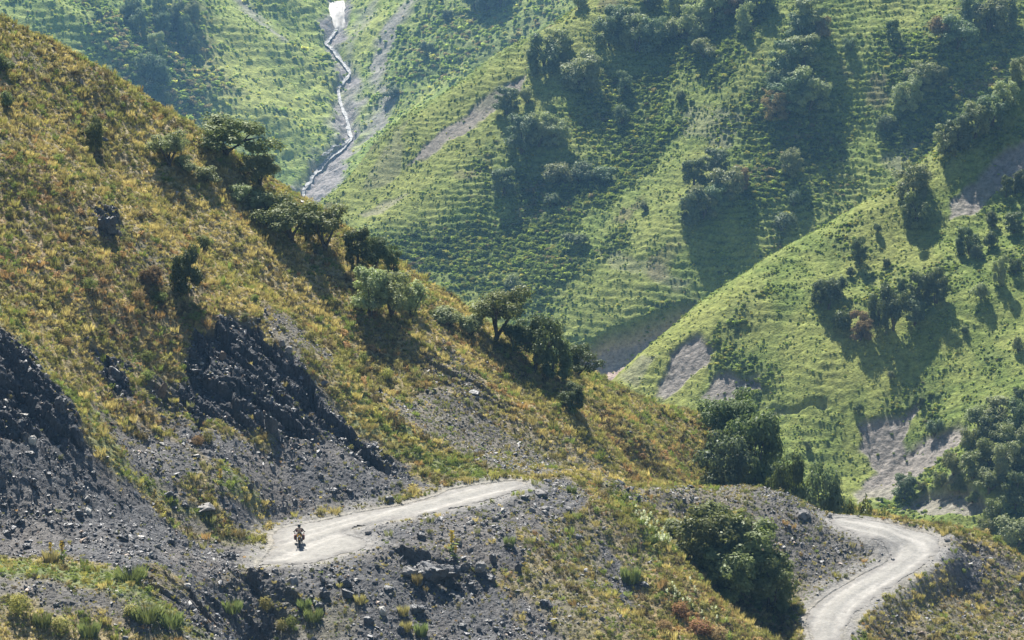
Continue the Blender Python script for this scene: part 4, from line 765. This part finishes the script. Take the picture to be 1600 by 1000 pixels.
FARB = {
 'at the skyline of the big slope': [(848, 112, 50, 42, 'dense', 'blue'), (870, 92, 40, 36, 'dense', 'pale'), (792, 176, 34, 34, 'dense', 'blue'), (884, 72, 22, 20, 'shrub', 'blue'), (905, 12, 24, 26, 'shrub', 'pale'), (824, 160, 22, 20, 'shrub', 'pale')],
 'in the upper clump nearest the skyline': [(954, 66, 46, 44, 'dense', 'blue'), (976, 58, 42, 40, 'dense', 'blue'), (996, 76, 46, 42, 'dense', 'pale'), (1022, 78, 44, 38, 'dense', 'blue'), (1040, 60, 30, 30, 'shrub', 'pale')],
 'standing apart below the upper skyline clump': [(908, 134, 46, 54, 'dense', 'pale'), (975, 142, 26, 20, 'dense', 'blue'), (972, 192, 24, 20, 'dense', 'blue'), (1062, 160, 18, 16, 'shrub', 'dark')],
 'in the left clump halfway down': [(816, 236, 48, 44, 'dense', 'blue'), (842, 226, 42, 40, 'dense', 'pale'), (866, 222, 38, 36, 'dense', 'pale'), (788, 302, 34, 34, 'dense', 'blue'), (800, 452, 22, 24, 'shrub', 'pale')],
 'among the low scrub left of centre': [(872, 285, 30, 42, 'shrub', 'pale'), (905, 282, 28, 40, 'shrub', 'blue'), (944, 280, 20, 34, 'shrub', 'blue'), (900, 380, 16, 34, 'shrub', 'dark'), (1008, 330, 14, 14, 'shrub', 'dark'), (860, 322, 20, 26, 'shrub', 'blue')],
 'along the top edge of the big slope': [(1015, 10, 40, 34, 'dense', 'blue'), (1062, 14, 44, 36, 'dense', 'pale'), (1085, 62, 46, 44, 'dense', 'pale'), (1118, 28, 46, 46, 'dense', 'pale'), (1140, 20, 40, 36, 'dense', 'brown'), (1060, 60, 30, 34, 'shrub', 'pale'), (1164, 48, 36, 24, 'dense', 'pale'), (1186, 16, 44, 40, 'dense', 'blue'), (1100, 88, 26, 34, 'shrub', 'pale')],
 'in the long tree column': [(1266, 46, 44, 46, 'dense', 'pale'), (1248, 62, 34, 34, 'dense', 'blue'), (1228, 112, 40, 40, 'dense', 'blue'), (1256, 100, 38, 46, 'dense', 'pale'), (1212, 185, 36, 34, 'dense', 'brown'), (1232, 172, 46, 46, 'dense', 'blue'), (1264, 168, 54, 58, 'dense', 'pale'), (1210, 140, 30, 28, 'shrub', 'blue'), (1240, 152, 36, 40, 'dense', 'pale'), (1285, 58, 30, 26, 'shrub', 'brown')],
 'below the long column of trees': [(1236, 276, 36, 30, 'dense', 'pale'), (1240, 320, 22, 22, 'shrub', 'blue'), (1222, 358, 26, 40, 'shrub', 'blue'), (1118, 272, 34, 36, 'dense', 'blue'), (1085, 288, 34, 32, 'dense', 'dark')],
 'in the clump beside the biggest shadow': [(1136, 308, 40, 44, 'dense', 'pale'), (1154, 296, 30, 30, 'dense', 'brown'), (1100, 336, 40, 40, 'dense', 'pale'), (1082, 350, 44, 36, 'dense', 'blue'), (1120, 330, 36, 38, 'dense', 'blue')],
 'around the upper right gully': [(1545, 46, 54, 52, 'dense', 'pale'), (1520, 40, 40, 34, 'dense', 'blue'), (1498, 72, 40, 44, 'dense', 'blue'), (1475, 62, 34, 34, 'shrub', 'brown'), (1568, 40, 40, 34, 'dense', 'blue'), (1440, 142, 38, 44, 'dense', 'pale'), (1418, 168, 44, 40, 'dense', 'pale'), (1395, 62, 26, 18, 'dense', 'dark'), (1328, 78, 18, 20, 'shrub', 'blue'), (1470, 132, 24, 18, 'dense', 'olive'), (1384, 205, 24, 28, 'shrub', 'blue')]}
rng = np.random.default_rng(11)
names(LB, FARB, '', 'trees on the big green slope', None)
FARA = {
 'in the hazy column at upper left': [(208, 26, 34, 22, 'dense', 'blue'), (216, 48, 30, 24, 'dense', 'blue'), (198, 30, 26, 18, 'dense', 'blue'), (250, 32, 34, 22, 'dense', 'blue'), (256, 52, 30, 22, 'dense', 'blue'), (276, 44, 36, 24, 'dense', 'blue'), (290, 62, 34, 24, 'dense', 'blue'), (300, 30, 28, 22, 'dense', 'pale'), (246, 84, 30, 24, 'dense', 'pale'), (302, 88, 28, 16, 'dense', 'blue')],
 'in the hazy lower clump at upper left': [(228, 118, 32, 26, 'dense', 'blue'), (242, 122, 30, 30, 'dense', 'blue'), (256, 128, 24, 22, 'shrub', 'blue'), (238, 152, 22, 24, 'shrub', 'blue'), (252, 160, 18, 26, 'shrub', 'pale')],
 'across the stream at the top edge': [(742, 12, 44, 32, 'dense', 'blue'), (762, 14, 46, 34, 'dense', 'blue'), (782, 8, 44, 34, 'dense', 'blue'), (700, 32, 18, 18, 'shrub', 'blue'), (668, 84, 20, 20, 'shrub', 'blue'), (612, 152, 16, 24, 'shrub', 'blue')]}
rng = np.random.default_rng(12)
names(LA, FARA, '', 'hazy trees far up the valley', None)
# ------------------------------------------------------------------ boulders
import bmesh
def boulder_mesh(seed, flat=.8, blocks=4):
    r = np.random.default_rng(seed); bm = bmesh.new()
    for k in range(blocks):
        b2 = bmesh.new(); c = r.uniform(-.22, .22, 3) * (k > 0) * np.array([1, 1, .6]); s = 1 if k == 0 else r.uniform(.35, .7)
        for _ in range(16):
            d = r.normal(size=3); d = np.sign(d) * np.abs(d) ** .6; d /= np.linalg.norm(d); b2.verts.new(d * np.array([.5, .42, .45 * flat]) * s * r.uniform(.85, 1.05) + c)
        bmesh.ops.convex_hull(b2, input=b2.verts); bmesh.ops.delete(b2, geom=[v for v in b2.verts if not v.link_faces], context='VERTS')
        me = bpy.data.meshes.new('t'); b2.to_mesh(me); b2.free(); bm.from_mesh(me); bpy.data.meshes.remove(me)
    bmesh.ops.triangulate(bm, faces=bm.faces); bmesh.ops.subdivide_edges(bm, edges=bm.edges, cuts=2, use_grid_fill=True)
    for v in bm.verts: v.co += Vector(r.normal(size=3) * .012)
    me = bpy.data.meshes.new('boulder'); bm.to_mesh(me); bm.free(); return me
RK = dict(dark=mat_rock('dark_slate', (.075, .078, .085), .45), grey=mat_rock('grey_stone', (.22, .21, .20), .7), pale=mat_rock('pale_stone', (.42, .40, .36), .7), rust=mat_rock('rusty_slate', (.17, .12, .085), .7))
BM = [boulder_mesh(500 + i, [.8, .6, 1., .5, .75, .45][i]) for i in range(6)]
BMM = {}
def boulder(px, py, w, h, tone, label, group=None, pos=None, size=None):
    p = hit(LN, px, py) if pos is None else pos
    if p is None: return
    t = np.linalg.norm(p); i = int(rng.integers(6)); k = (i, tone)
    if k not in BMM: m = BM[i].copy(); m.materials.append(RK[tone]); BMM[k] = m
    o = bpy.data.objects.new('boulder', BMM[k]); scene.collection.objects.link(o); W, H = (w * .00025 * t, h * .00025 * t) if size is None else size
    fl = [.8, .6, 1., .5, .75, .45][i]; o.scale = (W * 1.02, W * rnd(.8, 1.1), H / (.9 * fl) * 1.15); o.location = (p[0], p[1], p[2] + H * .14); o.rotation_euler = (rnd(-.25, .25), rnd(-.3, .3), rnd(0, 6.28))
    if 'overhanging' in label: o.rotation_euler = (.5, 0, .1); o.scale = (W, W * .8, H * 1.9); o.location.z = p[2] + H * .42
    return tag(o, label, 'boulder', group)
rng = np.random.default_rng(31)
for a in [(672, 910, 66, 44, 'dark', 'huge black overhanging block on the bank below the road'), (705, 902, 34, 24, 'dark', 'black block against the right side of the huge overhanging block'), (640, 900, 34, 20, 'grey', 'flat grey slab against the left side of the huge overhanging block'),
  (200, 902, 30, 26, 'dark', 'dark round boulder at the end of the green grass strip'), (322, 795, 40, 14, 'grey', 'large grey boulder beside the grassy patch left of the road'), (264, 776, 20, 14, 'dark', 'dark boulder uphill of the large grey one in the scree'),
  (290, 790, 16, 12, 'dark', 'small dark boulder touching the large grey one'), (608, 782, 20, 13, 'dark', 'dark block at the foot of the cut, right on the road edge'), (658, 838, 18, 12, 'dark', 'rounded dark boulder on the bare shoulder below the road'), (575, 833, 12, 8, 'grey', 'small grey boulder just off the road in the pull-out'),
  (456, 910, 26, 20, 'grey', 'grey boulder with a pale top under the road edge'), (543, 932, 28, 18, 'dark', 'dark slab in the bank below the pull-out, left of the huge block'), (500, 952, 20, 20, 'dark', 'tall dark boulder low in the bank, under the pull-out'), (597, 958, 16, 20, 'pale', 'pale-topped boulder low in the bank'),
  (652, 956, 32, 14, 'dark', 'long dark slab below the huge overhanging block'), (750, 888, 26, 18, 'grey', 'broken grey block between the huge block and the yellow mullein'), (770, 876, 16, 18, 'dark', 'upright dark slab right of the yellow mullein'), (810, 892, 14, 20, 'dark', 'upright dark slab at the top of the dry grass'),
  (850, 944, 18, 13, 'dark', 'dark block with a white top low on the spur'), (1008, 916, 18, 12, 'dark', 'dark leaning slab near the crest of the spur'), (1255, 806, 34, 16, 'grey', 'pale grey boulder on the gravel crest'), (1296, 808, 10, 8, 'grey', 'small grey boulder where the lower road appears'),
  (235, 870, 16, 11, 'pale', 'pale boulder at the foot of the dark scree'), (137, 802, 20, 16, 'pale', 'pale broken boulder in the middle of the dark scree'), (50, 690, 20, 16, 'pale', 'pale rock under the black spur at the left edge'), (48, 712, 16, 12, 'dark', 'dark rock below the pale one at the left edge'),
  (845, 772, 28, 10, 'grey', 'layered grey slabs beside the end of the upper road'), (820, 778, 18, 8, 'dark', 'dark slab at the lip of the upper road end'), (186, 928, 18, 7, 'pale', 'flat pale slab at the right end of the foreground gravel'), (292, 916, 18, 9, 'pale', 'white-topped slab above the shaded hollow'),
  (60, 912, 14, 8, 'dark', 'dark stone on the foreground gravel'), (88, 945, 12, 6, 'grey', 'grey stone on the foreground gravel'), (440, 540, 16, 14, 'grey', 'rounded grey rock on top of the black outcrop'), (452, 550, 14, 18, 'grey', 'grey rock under the rounded one on the black outcrop'),
  (424, 672, 24, 40, 'dark', 'tall black rock standing at the foot of the black outcrop'), (404, 655, 20, 26, 'dark', 'black rock left of the tall one at the outcrop foot'), (252, 620, 16, 40, 'rust', 'upright rusty brown slab in the grass left of the outcrop'), (348, 560, 14, 18, 'rust', 'rusty brown rock face inside the black outcrop'),
  (176, 590, 26, 30, 'dark', 'black rock poking from the grass left of the outcrop'), (168, 358, 34, 34, 'dark', 'isolated black rock high in the dry grass'), (120, 690, 26, 40, 'dark', 'black rock at the tip of the left spur'), (95, 640, 24, 30, 'dark', 'black rock on the crest of the left spur'), (740, 618, 26, 14, 'dark', 'dark rock in the stony patch under the thicket shadow'),
  (430, 895, 14, 12, 'dark', 'small dark boulder right below the end of the upper road'), (1395, 875, 8, 6, 'grey', 'small stone on the inside of the road bend'), (1480, 845, 12, 8, 'grey', 'grey stone on the outside of the road bend')]:
    boulder(*a)
def strew(poly, n, s0, s1, tone, label, group):
    w = trace(cN, poly); c = 0; tries = 0
    while c < n and tries < 4000:
        tries += 1; x, y = rng.uniform(w.min(0), w.max(0))
        if not inpoly(np.array([x]), np.array([y]), w)[0]: continue
        if fld(LN, 'near', np.array([x]), np.array([y]))[0] < .5: continue
        z = float(sample(LN, np.array([x]), np.array([y]))[0]); s = s0 + (s1 - s0) * rng.random() ** 2.2; boulder(0, 0, 0, 0, tone, label, group, np.array([x, y, z]), (s, s * rnd(.5, .9))); c += 1
strew([(280, 900), (480, 888), (620, 870), (760, 880), (860, 930), (870, 1000), (330, 1000)], 60, .3, 1.0, 'dark', 'dark slate block loose on the bank below the upper road', 'slate blocks on the bank')
strew([(0, 720), (130, 720), (300, 840), (400, 860), (190, 885), (0, 850)], 46, .28, .8, 'dark', 'dark slate block loose in the left scree slope', 'slate blocks in the left scree')
strew([(440, 640), (560, 690), (680, 755), (520, 800), (430, 815), (320, 740)], 44, .25, .75, 'dark', 'dark slate block loose in the scree above the upper road', 'slate blocks above the road')
strew([(640, 860), (860, 780), (980, 850), (900, 900), (700, 870)], 30, .25, .7, 'grey', 'grey stone loose on the shoulder right of the upper road', 'stones on the road shoulder')

# ------------------------------------------------------------------ single plants
def mat_flat_leaf(n, c, t=.35): return mat_leaf(n, c, t)
MG = mat_leaf('fresh_grass', (.21, .245, .115), .36); MY = mat_leaf('yellow_herb', (.36, .34, .13), .35); MSG = mat_leaf('straw_grass', (.36, .31, .18), .35); MST = mat_leaf('plant_stem', (.20, .24, .09), .2); MWF = mat_leaf('white_petals', (.82, .84, .72), .3); MYF = mat_leaf('yellow_petals', (.6, .47, .1), .3)
rng = np.random.default_rng(41)
BLM = {}
for nm, mt in (('green', MG), ('yellow', MY), ('straw', MSG)):
    v, f = blades(260, .9, .014, .28); BLM[nm] = mesh_obj('grass_clump', v, f, mt, link=False).data
HBM = {}
for nm, mt in (('green', mat_leaf('herb_green', (.22, .25, .09), .38)), ('yellow', MY), ('orange', mat_leaf('herb_orange', (.36, .26, .14), .35)), ('red', mat_leaf('herb_russet', (.30, .17, .10), .35))):
    v, f = join([lobe(np.array([rnd(-.05, .05), rnd(-.05, .05), rnd(.38, .46)]), .45, 170, .07, 1.) for k in range(4)]); HBM[nm] = mesh_obj('herb', v, f, mt, link=False).data
def clump(name, bank, tone, px, py, w, h, label, cat, group=None):
    p = hit(LN, px, py)
    if p is None: return
    t = np.linalg.norm(p); o = bpy.data.objects.new(name, bank[tone]); scene.collection.objects.link(o); o.location = p; W = w * .00025 * t; o.scale = (W, W, h * .00025 * t); o.rotation_euler = (0, 0, rnd(0, 6.28)); tag(o, label, cat, group)
for a in [('green', 140, 992, 30, 26, 'tall fresh green grass clump at the bottom left'), ('green', 230, 968, 44, 28, 'wide green grass clump on the crest of the foreground mound'), ('green', 268, 978, 32, 26, 'green grass clump right of the wide one'), ('green', 205, 905, 46, 24, 'green grass clump beside the dark round boulder'),
  ('green', 66, 978, 26, 26, 'green grass clump between the yellow herbs'), ('green', 362, 955, 30, 22, 'bright green clump in the shaded hollow'), ('green', 476, 950, 20, 18, 'small green clump on the bank under the road'), ('green', 490, 968, 26, 22, 'green clump low on the bank'),
  ('straw', 562, 942, 16, 16, 'straw clump on the bank left of the pale-topped boulder'), ('straw', 630, 960, 16, 18, 'straw clump beside the long dark slab'), ('straw', 634, 985, 16, 18, 'straw clump below the long dark slab'), ('green', 658, 992, 18, 24, 'greenish clump at the bottom, under the huge block'),
  ('straw', 652, 912, 14, 20, 'straw clump left of the huge block'), ('straw', 80, 880, 22, 26, 'straw clump in the green grass strip'), ('green', 985, 908, 26, 30, 'dark green grass clump near the crest of the spur'), ('green', 893, 770, 14, 14, 'green clump at the top of the spur'), ('green', 796, 852, 16, 18, 'bright green clump on the shoulder')]:
    clump('grass_clump', BLM, a[0], a[1], a[2], a[3], a[4], a[5], 'grass clump')
for a in [('green', 230, 565, 24, 20, 'upper of two bright green cushions left of the outcrop'), ('green', 230, 594, 22, 18, 'lower of two bright green cushions left of the outcrop'), ('green', 545, 562, 16, 22, 'dark green herb, left of the small row on the dry grass'), ('green', 568, 566, 18, 20, 'green herb, right of the small row on the dry grass'), ('yellow', 560, 584, 20, 20, 'yellow-green herb below the small row'), ('yellow', 486, 532, 20, 20, 'yellow-green herb right of the outcrop top'),
  ('yellow', 606, 592, 18, 20, 'yellow-green herb under the big thicket shadow'), ('yellow', 30, 958, 36, 34, 'large yellow herb at the lower left corner'), ('yellow', 95, 985, 34, 24, 'low yellow herb beside the tall fresh grass'), ('yellow', 205, 962, 28, 20, 'yellow herb left of the wide grass clump'), ('yellow', 415, 952, 24, 22, 'yellow herb on the bank, left end'), ('yellow', 440, 985, 20, 20, 'lower yellow herb on the bank, left end'), ('green', 455, 980, 20, 22, 'green herb right of the lower yellow herb'),
  ('red', 1062, 960, 28, 24, 'russet herb on the spur below the white flowers'), ('red', 1095, 990, 40, 26, 'large russet herb at the bottom of the spur'), ('orange', 1120, 1000, 36, 26, 'orange herb at the very bottom of the spur'), ('orange', 1038, 985, 26, 20, 'orange herb left of the russet ones'), ('orange', 310, 695, 20, 18, 'orange herb on the grass tongue below the outcrop'), ('yellow', 325, 690, 20, 22, 'yellow herb at the tip of the grass tongue'), ('orange', 105, 540, 20, 16, 'orange herb in the yellow grass above the left spur'), ('orange', 215, 470, 24, 20, 'large straw-orange herb in the middle of the dry grass'),
  ('green', 140, 452, 26, 22, 'green herb in the middle of the dry grass'), ('green', 250, 470, 24, 18, 'green herb right of the straw-orange one'), ('green', 305, 500, 26, 16, 'fresh green herb just above the outcrop')]:
    clump('herb', HBM, a[0], a[1], a[2], a[3], a[4], a[5], 'herb')
def flower_data(petal, spike, n):
    sv, sf = join([tube([[0, 0, -.05], [rnd(-.02, .02), rnd(-.02, .02), .5], [rnd(-.05, .05), rnd(-.05, .05), 1.]], [.014, .012, .008], 5), quads(np.c_[rng.normal(0, .08, (14, 2)), rng.uniform(0, .45, 14)], rng.normal(size=(14, 3)), .13, 2.2)])
    k = rng.random(n); q = np.c_[rng.normal(0, .035, (n, 2)), 1 - spike + spike * k]; pv, pf = quads(q, rng.normal(size=(n, 3)), .075, 1.)
    return mesh_obj('stem', sv, sf, MST, link=False).data, mesh_obj('flowers', pv, pf, petal, link=False).data
FW = [flower_data(MWF, .45, 60) for i in range(3)]; FY = [flower_data(MYF, .55, 110) for i in range(2)]
def flower(px, py, h, wid, bank, label, group, name):
    p = hit(LN, px, py)
    if p is None: return
    t = np.linalg.norm(p); r = bpy.data.objects.new(name, None); scene.collection.objects.link(r); r.empty_display_size = .2; r.location = p; s = h * .00025 * t; r.scale = (s * wid, s * wid, s); r.rotation_euler = (rnd(-.08, .08), rnd(-.08, .08), rnd(0, 6.28)); tag(r, label, 'flower', group); d = bank[int(rng.integers(len(bank)))]
    for nm, m in zip(('stem', 'flowers'), d): o = bpy.data.objects.new(nm, m); scene.collection.objects.link(o); o.parent = r
for i in range(46):
    f = rng.random(); flower(992 + 56 * f + rng.normal(0, 5), 802 + 58 * f + rng.normal(0, 5), rnd(10, 16), 1.5, FW, 'white flower spike in the dense row above the big thicket', 'white flowers above the thicket', 'flowering_plant')
for i in range(20):
    f = rng.random(); flower(1045 + 75 * f + rng.normal(0, 10), 915 + 55 * f + rng.normal(0, 8), rnd(9, 14), 1.6, FW, 'white flower spike among the russet herbs low on the spur', 'white flowers on the spur', 'flowering_plant')
for a in [(706, 862, 34, 'yellow mullein spike on the shoulder above the huge block'), (345, 758, 26, 'yellow mullein spike in the grass patch beside the scree'), (96, 874, 30, 'taller of two faded mullein spikes on the green grass strip'), (79, 872, 24, 'shorter of two faded mullein spikes on the green grass strip'), (712, 872, 20, 'short mullein spike right beside the tall yellow one')]:
    flower(a[0], a[1], a[2], 1.3, FY, a[3], None, 'mullein')
# ------------------------------------------------------------------ motorcycle and rider
p0 = None
r_ = ray(468, 852); ln_ = mk(ROAD1); zz_ = -52.8
for _ in range(6): q_ = r_ * (zz_ / r_[2]); zz_ = float(road_z(np.array([q_[0]]), np.array([q_[1]]), ROAD1)[0])
BX, BY, BZ = q_[0], q_[1], zz_ - .02
MT = dict(black=mat_plain('black_rubber', (.015, .015, .016), .8), metal=mat_plain('dull_metal', (.30, .30, .31), .35, .9), dark=mat_plain('dark_metal', (.06, .06, .065), .45, .5), yellow=mat_plain('yellow_plastic', (.75, .42, .03), .35), red=mat_plain('maroon_canvas', (.13, .035, .03), .8), seat=mat_plain('seat_vinyl', (.02, .02, .02), .5),
  glass=mat_plain('lamp_glass', (.8, .8, .78), .1), jacket=mat_plain('beige_jacket', (.42, .36, .30), .85), sleeve=mat_plain('dark_sleeve', (.10, .09, .085), .85), trousers=mat_plain('dark_trousers', (.05, .045, .045), .85), helmet=mat_plain('black_helmet', (.02, .02, .022), .25), visor=mat_plain('smoked_visor', (.03, .03, .035), .08), boot=mat_plain('brown_boots', (.05, .03, .02), .6))
def empty(name, loc, rz=0, parent=None):
    o = bpy.data.objects.new(name, None); scene.collection.objects.link(o); o.location = loc; o.rotation_euler = (0, 0, rz); o.empty_display_size = .2
    if parent: o.parent = parent
    return o
def bmo(name, mat, parent, fn, smooth=True):
    bm = bmesh.new(); fn(bm); bmesh.ops.recalc_face_normals(bm, faces=bm.faces); me = bpy.data.meshes.new(name); bm.to_mesh(me); bm.free(); me.materials.append(mat)
    for p in me.polygons: p.use_smooth = smooth
    o = bpy.data.objects.new(name, me); scene.collection.objects.link(o); o.parent = parent; return o
def tb(bm, pts, rad, n=10):
    v, f = tube(pts, rad if hasattr(rad, '__len__') else [rad] * len(pts), n); vs = [bm.verts.new(a) for a in v]
    for q in f: bm.faces.new([vs[k] for k in q])
    bm.faces.new(vs[:n][::-1]); bm.faces.new(vs[-n:])
def box(bm, c, s, bev=.02, taper=1.):
    r = bmesh.ops.create_cube(bm, size=1); vs = r['verts']
    for v in vs:
        k = taper if v.co.z > 0 else 1.; v.co = Vector((c[0] + v.co.x * s[0] * k, c[1] + v.co.y * s[1] * k, c[2] + v.co.z * s[2]))
    bmesh.ops.bevel(bm, geom=list({e for v in vs for e in v.link_edges}), offset=bev, segments=2, affect='EDGES')
def ring(bm, c, R_, r, nx=28, nr=8, sq=1.):
    vs = []
    for i in range(nx):
        a = 2 * math.pi * i / nx
        for j in range(nr):
            b = 2 * math.pi * j / nr; q = R_ + r * math.cos(b); vs.append(bm.verts.new((c[0] + r * sq * math.sin(b), c[1] + q * math.cos(a), c[2] + q * math.sin(a))))
    for i in range(nx):
        for j in range(nr): bm.faces.new([vs[i * nr + j], vs[i * nr + (j + 1) % nr], vs[(i + 1) % nx * nr + (j + 1) % nr], vs[(i + 1) % nx * nr + j]])
mo = tag(empty('motorcycle', (BX, BY, BZ), R(5)), 'motorcycle with yellow front and dark red side bags riding down the dirt road', 'motorcycle'); mo.scale = (.88,) * 3
for y, R_, r in ((-.74, .30, .045), (.68, .29, .06)):
    w = bmo('wheel', MT['dark'], mo, lambda bm: (tb(bm, [(-.07, y, .345), (.07, y, .345)], .035), [tb(bm, [(0, y, .345), (0, y + (R_ - .05) * math.cos(a), .345 + (R_ - .05) * math.sin(a))], .006, 4) for a in np.arange(0, 6.28, .524)]))
    bmo('tyre', MT['black'], w, lambda bm: ring(bm, (0, y, .345), R_, r)); bmo('rim', MT['metal'], w, lambda bm: ring(bm, (0, y, .345), R_ - .055, .014))
bmo('fork', MT['metal'], mo, lambda bm: [tb(bm, [(s * .09, -.74, .345), (s * .095, -.52, .98)], .024) for s in (-1, 1)])
bmo('mudguard', MT['yellow'], mo, lambda bm: box(bm, (0, -.70, .76), (.13, .42, .03), .012))
hb = bmo('handlebar', MT['dark'], mo, lambda bm: tb(bm, [(-.42, -.34, 1.12), (-.26, -.40, 1.12), (-.1, -.46, 1.05), (.1, -.46, 1.05), (.26, -.40, 1.12), (.42, -.34, 1.12)], .014))
for s in (-1, 1): bmo('grip', MT['black'], hb, lambda bm: tb(bm, [(s * .30, -.386, 1.12), (s * .42, -.34, 1.12)], .019))
for s in (-1, 1): m_ = bmo('mirror', MT['black'], mo, lambda bm: (box(bm, (s * .44, -.40, 1.28), (.12, .03, .08), .015), tb(bm, [(s * .33, -.38, 1.12), (s * .42, -.39, 1.26)], .006, 5)))
fa = bmo('fairing', MT['yellow'], mo, lambda bm: (box(bm, (0, -.60, 1.02), (.30, .12, .26), .05, .75), box(bm, (0, -.42, .92), (.40, .30, .16), .05, .9)))
hl = bmo('headlight', MT['glass'], mo, lambda bm: tb(bm, [(0, -.685, .98), (0, -.655, .98)], .075, 18))
bmo('fuel_tank', MT['yellow'], mo, lambda bm: box(bm, (0, -.12, .92), (.30, .46, .24), .08, .75)); bmo('seat', MT['seat'], mo, lambda bm: box(bm, (0, .42, .87), (.28, .72, .10), .04))
bmo('engine', MT['dark'], mo, lambda bm: (box(bm, (0, -.08, .50), (.30, .42, .34), .04), box(bm, (0, -.16, .68), (.22, .22, .16), .02), tb(bm, [(-.2, .05, .36), (.2, .05, .36)], .02)))
bmo('frame', MT['dark'], mo, lambda bm: [(tb(bm, [(s * .04, -.50, .95), (s * .12, -.30, .45), (s * .12, .15, .33), (s * .06, .68, .345)], .018), tb(bm, [(s * .1, .1, .8), (s * .12, .9, .84)], .015)) for s in (-1, 1)])
bmo('exhaust', MT['metal'], mo, lambda bm: tb(bm, [(.10, -.26, .55), (.16, -.34, .35), (.18, .1, .30), (.19, .85, .48)], [.022, .022, .03, .045]))
for s in (-1, 1): bmo('pannier', MT['red'], mo, lambda bm: box(bm, (s * .33, .42, .58), (.20, .50, .38), .05))
bmo('number_plate', MT['glass'], mo, lambda bm: box(bm, (0, .98, .62), (.18, .01, .12), .003))
bmo('luggage_roll', MT['red'], mo, lambda bm: tb(bm, [(-.28, .80, 1.0), (.28, .80, 1.0)], .12, 14))
# rider: one continuous skinned figure, root at the pelvis
def figure(parent):
    V = []; E = []; Rd = []
    def add(p, r, par=None):
        V.append(p); Rd.append(r); i = len(V) - 1
        if par is not None: E.append((par, i))
        return i
    pel = add((0, .26, .98), (.15, .13)); w = add((0, .22, 1.12), (.14, .11), pel); ch = add((0, .12, 1.32), (.165, .12), w); up = add((0, .06, 1.42), (.14, .09), ch); nk = add((0, .03, 1.50), (.055, .055), up); hd = add((0, .0, 1.60), (.085, .09), nk); add((0, -.01, 1.68), (.08, .085), hd)
    for s in (-1, 1):
        sh = add((s * .20, .06, 1.40), (.07, .07), up); el = add((s * .38, -.06, 1.22), (.05, .05), sh); wr = add((s * .36, -.30, 1.16), (.032, .028), el); pm = add((s * .36, -.355, 1.15), (.035, .024), wr)
        for k in range(4):
            x = s * (.325 + .024 * k); a = add((x, -.40, 1.150), (.010, .010), pm); b = add((x, -.415, 1.120), (.009, .009), a); add((x, -.385, 1.098), (.008, .008), b)
        a = add((s * .315, -.345, 1.128), (.011, .011), pm); add((s * .318, -.352, 1.100), (.009, .009), a)
        hp = add((s * .10, .22, .95), (.10, .10), pel); kn = add((s * .25, -.16, .86), (.065, .065), hp); an = add((s * .23, .06, .44), (.045, .045), kn); he = add((s * .23, .08, .385), (.045, .04), an); add((s * .24, -.12, .37), (.04, .03), he)
    me = bpy.data.meshes.new('person'); me.from_pydata(V, E, []); o = bpy.data.objects.new('body', me); scene.collection.objects.link(o); o.parent = parent
    md = o.modifiers.new('skin', 'SKIN'); sv = me.skin_vertices[0].data
    for i, r in enumerate(Rd): sv[i].radius = r
    sv[0].use_root = True; md.use_smooth_shade = True; sb = o.modifiers.new('sub', 'SUBSURF'); sb.levels = 2; sb.render_levels = 2
    m, nt, Nn, Lk = new_mat('rider_clothing'); p = nd(nt, 'ShaderNodeBsdfPrincipled'); oo = nd(nt, 'ShaderNodeOutputMaterial'); Lk.new(p.outputs[0], oo.inputs[0]); p.inputs['Roughness'].default_value = .85
    tc = nd(nt, 'ShaderNodeTexCoord'); sx = nd(nt, 'ShaderNodeSeparateXYZ'); Lk.new(tc.outputs['Object'], sx.inputs[0])
    ab = nd(nt, 'ShaderNodeMath', operation='ABSOLUTE'); Lk.new(sx.outputs['X'], ab.inputs[0]); c1 = nd(nt, 'ShaderNodeMix', data_type='RGBA'); c1.inputs['A'].default_value = (.42, .36, .30, 1); c1.inputs['B'].default_value = (.10, .08, .07, 1); Lk.new(mrange(nt, ab.outputs[0], .20, .24, 0, 1), c1.inputs['Factor'])
    c2 = nd(nt, 'ShaderNodeMix', data_type='RGBA'); c2.inputs['A'].default_value = (.06, .045, .04, 1); Lk.new(c1.outputs['Result'], c2.inputs['B']); Lk.new(mrange(nt, sx.outputs['Z'], 1.02, 1.06, 0, 1), c2.inputs['Factor'])
    c3 = nd(nt, 'ShaderNodeMix', data_type='RGBA'); Lk.new(c2.outputs['Result'], c3.inputs['A']); c3.inputs['B'].default_value = (.45, .28, .20, 1); Lk.new(mrange(nt, sx.outputs['Z'], 1.47, 1.49, 0, 1), c3.inputs['Factor']); Lk.new(c3.outputs['Result'], p.inputs['Base Color'])
    me.materials.append(m)
pr = tag(empty('person', (BX, BY, BZ), R(5)), 'rider in a beige jacket and dark helmet sitting on the motorcycle', 'person'); pr.scale = (.88,) * 3
figure(pr)
def helm(bm):
    bmesh.ops.create_uvsphere(bm, u_segments=24, v_segments=16, radius=1)
    for v in bm.verts: v.co = Vector((v.co.x * .135, v.co.y * .16 - .0, v.co.z * .15 + 1.635)); 
hm = bmo('helmet', MT['helmet'], pr, helm)
def vis(bm):
    bmesh.ops.create_uvsphere(bm, u_segments=24, v_segments=16, radius=1)
    bmesh.ops.delete(bm, geom=[v for v in bm.verts if v.co.y > -.35 or abs(v.co.z) > .5], context='VERTS')
    for v in bm.verts: v.co = Vector((v.co.x * .139, v.co.y * .166, v.co.z * .11 + 1.635))
bmo('visor', MT['visor'], hm, vis)
